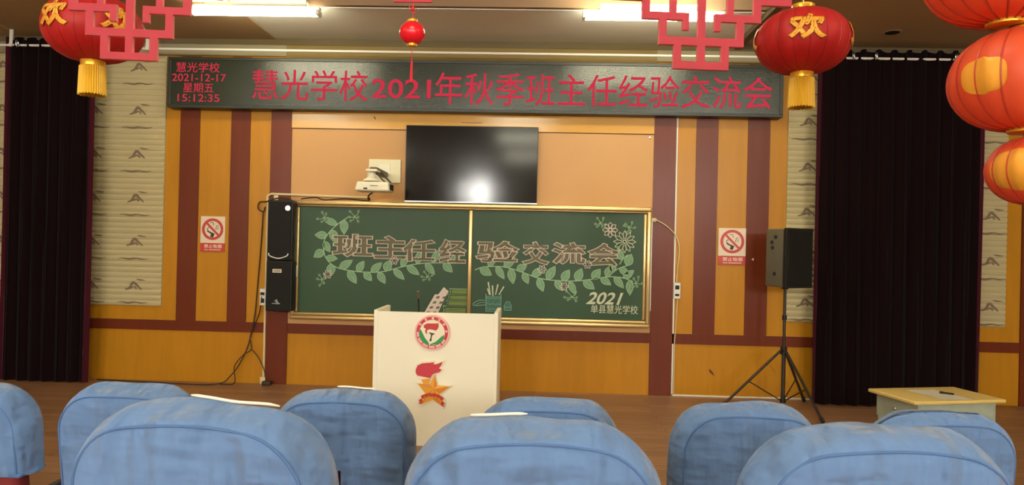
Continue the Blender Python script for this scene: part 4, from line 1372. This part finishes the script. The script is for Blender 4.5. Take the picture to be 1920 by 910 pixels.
# ------------------------------------------------------------------ lanterns
def lantern(cx, cy, cz, R, Hh, label, big=False, tassel=True, char_ang=(-8, 82, 172, 262), cord_top=CEIL, group=None, ribs=18, patch=None):
    t = thing('red_lantern', label, 'lantern', (cx, cy, cz), group=group)
    # scalloped silk body
    bm = B()
    n = ribs * 4
    rows = []
    NV = 22
    cap_r = R * 0.24
    for j in range(NV + 1):
        ph = -PI / 2 + PI * j / NV
        z = Hh * math.sin(ph)
        rr = max(cap_r * 0.9, R * (abs(math.cos(ph)) ** 0.78))
        row = []
        for k in range(n):
            a = 2 * PI * k / n
            sc = 1 - 0.022 * (abs(math.cos(a * ribs / 2)) ** 2.0) * (abs(math.cos(ph)) ** 0.4)
            row.append(Vector((cx + rr * sc * math.cos(a), cy + rr * sc * math.sin(a), cz + z)))
        row.append(row[0])
        rows.append(row)
    grid_strip(bm, rows)
    bmesh.ops.remove_doubles(bm, verts=bm.verts, dist=0.0001)
    obj('silk_body', bm, 'lantern_big' if big else 'lantern', t, smooth='all')
    bm = B()
    for k in range(ribs):
        a = 2 * PI * (k) / ribs + 0
        a = 2 * PI * k / ribs
        pts = []
        for j in range(1, NV):
            ph = -PI / 2 + PI * j / NV
            rr = max(cap_r * 0.9, R * (abs(math.cos(ph)) ** 0.78)) * 0.982
            pts.append((cx + rr * math.cos(a), cy + rr * math.sin(a), cz + Hh * math.sin(ph)))
        tube(bm, pts, 0.0016 if not big else 0.003, 5)
    obj('ribs', bm, 'lantern_bigrib' if big else 'lantern_rib', t, smooth=True)
    for s, nm in ((1, 'top_cap'), (-1, 'bottom_cap')):
        bm = B()
        z0 = s * (Hh - 0.012)
        z1 = s * (Hh + (0.006 if big else 0.022))
        prof = [(0.0, z0), (cap_r * 1.05, z0), (cap_r * 1.12, z0 + s * 0.004), (cap_r * 1.0, z0 + s * 0.012), (cap_r * 1.0, z1), (cap_r * 0.9, z1 + s * 0.003), (0, z1 + s * 0.003)]
        lathe(bm, prof, cx, cy, cz, 32)
        obj(nm, bm, 'gold', t, smooth=True)
    if char_ang:
        # gold characters wrapped round the belly
        for ca in char_ang:
            b_ = text_bm('欢', offset=0.05, extr=0.0)
            bmesh.ops.triangulate(b_, faces=b_.faces[:])
            for _ in range(3):
                es = [e for e in b_.edges if e.calc_length() > 0.08]
                if es:
                    bmesh.ops.subdivide_edges(b_, edges=es, cuts=1)
                    bmesh.ops.triangulate(b_, faces=b_.faces[:])
            xs = [v.co.x for v in b_.verts]; ys = [v.co.y for v in b_.verts]
            w2 = R * 0.78
            for v in b_.verts:
                u_ = (v.co.x - min(xs)) / (max(xs) - min(xs)) - 0.5
                z_ = ((v.co.y - min(ys)) / (max(ys) - min(ys)) - 0.5) * Hh * 0.80 + Hh * 0.10
                a = math.radians(-90 + ca) + u_ * w2 / R
                ph = math.asin(max(-1, min(1, z_ / Hh)))
                rr = R * (math.cos(ph) ** 0.78) + 0.0035
                v.co = Vector((cx + rr * math.cos(a), cy + rr * math.sin(a), cz + z_))
            bmesh.ops.solidify(b_, geom=b_.faces[:], thickness=0.0015)
            obj('gold_character', b_, 'gold_soft', t)
    if patch:
        # broad gold print across a few gores: (azimuth, half width, centre height, half height)
        for pa, pw, pz, phh in patch:
            bm = B()
            rows = []
            for j in range(13):
                v_ = -1 + 2 * j / 12
                z_ = (pz + phh * v_) * Hh
                ph = math.asin(max(-0.99, min(0.99, z_ / Hh)))
                half = pw * (1 - abs(v_) ** 3) ** 0.5 + 0.5
                row = []
                for k in range(25):
                    a = math.radians(-90 + pa + half * (-1 + 2 * k / 24))
                    sc = 1 - 0.022 * (abs(math.cos(a * ribs / 2)) ** 2.0) * (abs(math.cos(ph)) ** 0.4)
                    rr = R * (math.cos(ph) ** 0.78) * sc + 0.0012
                    row.append(Vector((cx + rr * math.cos(a), cy + rr * math.sin(a), cz + z_)))
                rows.append(row)
            grid_strip(bm, rows)
            obj('gold_print', bm, 'gold_soft', t, smooth='all')
    if tassel:
        bm = B()
        n = 72
        rows = []
        for z_, k_ in ((-Hh - 0.024, 1.0), (-Hh - 0.09, 1.05), (-Hh - 0.152, 1.10)):
            row = []
            for k in range(n + 1):
                a = 2 * PI * k / n
                rr = cap_r * 0.93 * k_ + (0.003 if k % 2 else -0.002)
                dz = (0.004 * math.sin(k * 2.3)) if z_ < -Hh - 0.14 else 0
                row.append(Vector((cx + rr * math.cos(a), cy + rr * math.sin(a), cz + z_ + dz)))
            rows.append(row)
        grid_strip(bm, rows)
        bmesh.ops.remove_doubles(bm, verts=bm.verts, dist=0.0001)
        bmesh.ops.solidify(bm, geom=bm.faces[:], thickness=0.003)
        obj('fringe', bm, 'fringe', t)
    if cord_top:
        bm = B(); tube(bm, [(cx, cy, cz + Hh + 0.02), (cx, cy, cord_top)], 0.003, 6)
        obj('hanging_cord', bm, 'white_cable', t)
    return t


lantern(1.147, -5.1, 2.575, 0.203, 0.139, 'round red lantern with gold character and yellow fringe at the right end of the display', char_ang=(-14, 72, 162, 252))
lantern(-2.045, -5.1, 2.590, 0.212, 0.148, 'red lantern with yellow fringe hanging behind the left red lattice ornament', char_ang=(-18, 60, 150, 240))
# string of larger lanterns close by at the right
lantern(1.350, -6.2, 2.482, 0.225, 0.155, 'topmost orange red lantern of the string at the right edge', big=True, tassel=False, char_ang=None, ribs=18)
lantern(1.412, -6.2, 2.162, 0.205, 0.146, 'middle orange red lantern of the string at the right edge', big=True, tassel=False, char_ang=None, cord_top=None, ribs=18,
        patch=((-64, 18, -0.06, 0.36),))
lantern(1.466, -6.2, 1.900, 0.150, 0.100, 'lowest orange lantern of the string at the right edge, cut by the frame', big=True, tassel=False, char_ang=None, cord_top=None, ribs=18,
        patch=((-60, 34, -0.05, 0.6),))

# ------------------------------------------------------------------ small red ball ornament in the middle
OX, OY, OZ = -0.708, -4.4, 2.793
t = thing('hanging_ball_ornament', 'small glossy red ball with cord and tassel hanging in front of the display', 'ornament', (OX, OY, OZ))
bm = B(); bmesh.ops.create_uvsphere(bm, u_segments=28, v_segments=18, radius=0.070); bmesh.ops.translate(bm, verts=bm.verts, vec=(OX, OY, OZ))
for v in bm.verts:
    v.co.z = OZ + (v.co.z - OZ) * 0.92
obj('ball', bm, 'ball_red', t, smooth='all')
for s in (1, -1):
    bm = B(); lathe(bm, [(0, s * 0.060), (0.026, s * 0.060), (0.026, s * 0.072), (0, s * 0.074)], OX, OY, OZ, 20); obj('cap', bm, 'gold', t, smooth=True)
bm = B(); tube(bm, [(OX, OY, OZ + 0.07), (OX, OY, CEIL)], 0.003, 6); tube(bm, [(OX, OY, OZ - 0.07), (OX, OY, OZ - 0.16)], 0.0022, 6); obj('cord', bm, 'red_cord', t)
bm = B()
for k in range(10):
    a = 2 * PI * k / 10
    tube(bm, [(OX + 0.004 * math.cos(a), OY + 0.004 * math.sin(a), OZ - 0.155), (OX + 0.007 * math.cos(a), OY + 0.007 * math.sin(a), OZ - 0.27)], 0.0022, 5)
obj('tassel', bm, 'red_cord', t)
bm = B(); bmesh.ops.create_uvsphere(bm, u_segments=12, v_segments=8, radius=0.013); bmesh.ops.translate(bm, verts=bm.verts, vec=(OX, OY, OZ + 0.130))
for k in range(5):
    a = 2 * PI * k / 5
    ribbon(bm, [(OX + 0.02 * math.cos(a), OZ + 0.13 + 0.016 * math.sin(a)), (OX + 0.026 * math.cos(a), OZ + 0.13 + 0.022 * math.sin(a))], 0.006, OY - 0.002, 0.004)
obj('knot', bm, 'red_cord', t)
bm = B(); box(bm, OX - 0.105, OX + 0.105, OY - 0.006, OY + 0.006, OZ + 0.166, OZ + 0.182, 0.002)
box(bm, OX - 0.105, OX - 0.088, OY - 0.006, OY + 0.006, OZ + 0.182, OZ + 0.30, 0.002)
box(bm, OX + 0.088, OX + 0.105, OY - 0.006, OY + 0.006, OZ + 0.182, OZ + 0.30, 0.002)
box(bm, OX - 0.105, OX + 0.105, OY - 0.006, OY + 0.006, OZ + 0.30, OZ + 0.316, 0.002)
obj('cross_frame', bm, 'lattice', t)

# ------------------------------------------------------------------ red lattice ornaments
def lattice(cx, cy, zb, k, label, rz=0.0):
    """zb: bottom of the ornament, k: metres per drawing unit; drawn from the centre line, mirrored left-right and up-down"""
    t = thing('lattice_ornament', label, 'ornament', (cx, cy, zb), rz)
    Hc = 205      # half height in drawing units
    quarter = [(-52, 52, 0, 14), (38, 52, 14, 44), (-7, 7, 14, 44),
               (-80, 80, 44, 59), (66, 80, 59, 90), (-7, 7, 59, 120), (24, 36, 72, 92), (24, 112, 90, 104),
               (98, 112, 104, 128), (48, 60, 104, 150), (98, 170, 124, 138), (156, 170, 138, 205), (-7, 7, 120, 160),
               (-60, 60, 150, 164), (98, 112, 138, 170), (112, 128, 160, 172), (46, 60, 164, 205), (60, 98, 192, 205)]
    bars = []
    for x0, x1, z0, z1 in quarter:
        for mx in ((0,) if x0 == -x1 else (0, 1)):
            a, b = (x0, x1) if not mx else (-x1, -x0)
            bars.append((a, b, z0, z1))
            bars.append((a, b, 2 * Hc - z1, 2 * Hc - z0))
    # union of bars on a grid, so the ornament is one cut board
    xs = sorted({q for b in bars for q in (b[0], b[1])})
    zs = sorted({q for b in bars for q in (b[2], b[3])})
    bm = B()
    fill = {}
    for i in range(len(xs) - 1):
        for j in range(len(zs) - 1):
            mx_, mz_ = (xs[i] + xs[i + 1]) / 2, (zs[j] + zs[j + 1]) / 2
            fill[i, j] = any(b[0] < mx_ < b[1] and b[2] < mz_ < b[3] for b in bars)
    V = {}
    th = 0.009

    def gv(i, j, s):
        if (i, j, s) not in V:
            V[i, j, s] = bm.verts.new((xs[i] * k, s * th, zs[j] * k))
        return V[i, j, s]
    for (i, j), f in fill.items():
        if not f:
            continue
        for s in (-1, 1):
            bm.faces.new((gv(i, j, s), gv(i + 1, j, s), gv(i + 1, j + 1, s), gv(i, j + 1, s)))
        for (di, dj, a, b) in ((-1, 0, (i, j), (i, j + 1)), (1, 0, (i + 1, j), (i + 1, j + 1)), (0, -1, (i, j), (i + 1, j)), (0, 1, (i, j + 1), (i + 1, j + 1))):
            if not fill.get((i + di, j + dj), False):
                bm.faces.new((gv(*a, -1), gv(*b, -1), gv(*b, 1), gv(*a, 1))).material_index = 1
    obj('cut_board', bm, ['lattice', 'lattice_edge'], t, local=True)
    bm = B(); tube(bm, [(0, 0, 2 * Hc * k - 0.005), (0, 0, CEIL - zb)], 0.003, 6)
    obj('hanging_cord', bm, 'red_cord', t, local=True)
    return t


lattice(0.553, -5.8, 2.275, 0.00188, 'red lattice ornament before the right stage lamp, left of the right hanging lantern', 0.10)
lattice(-1.478, -5.8, 2.280, 0.00188, 'red lattice ornament overlapping the lantern at the upper left', 0.12)
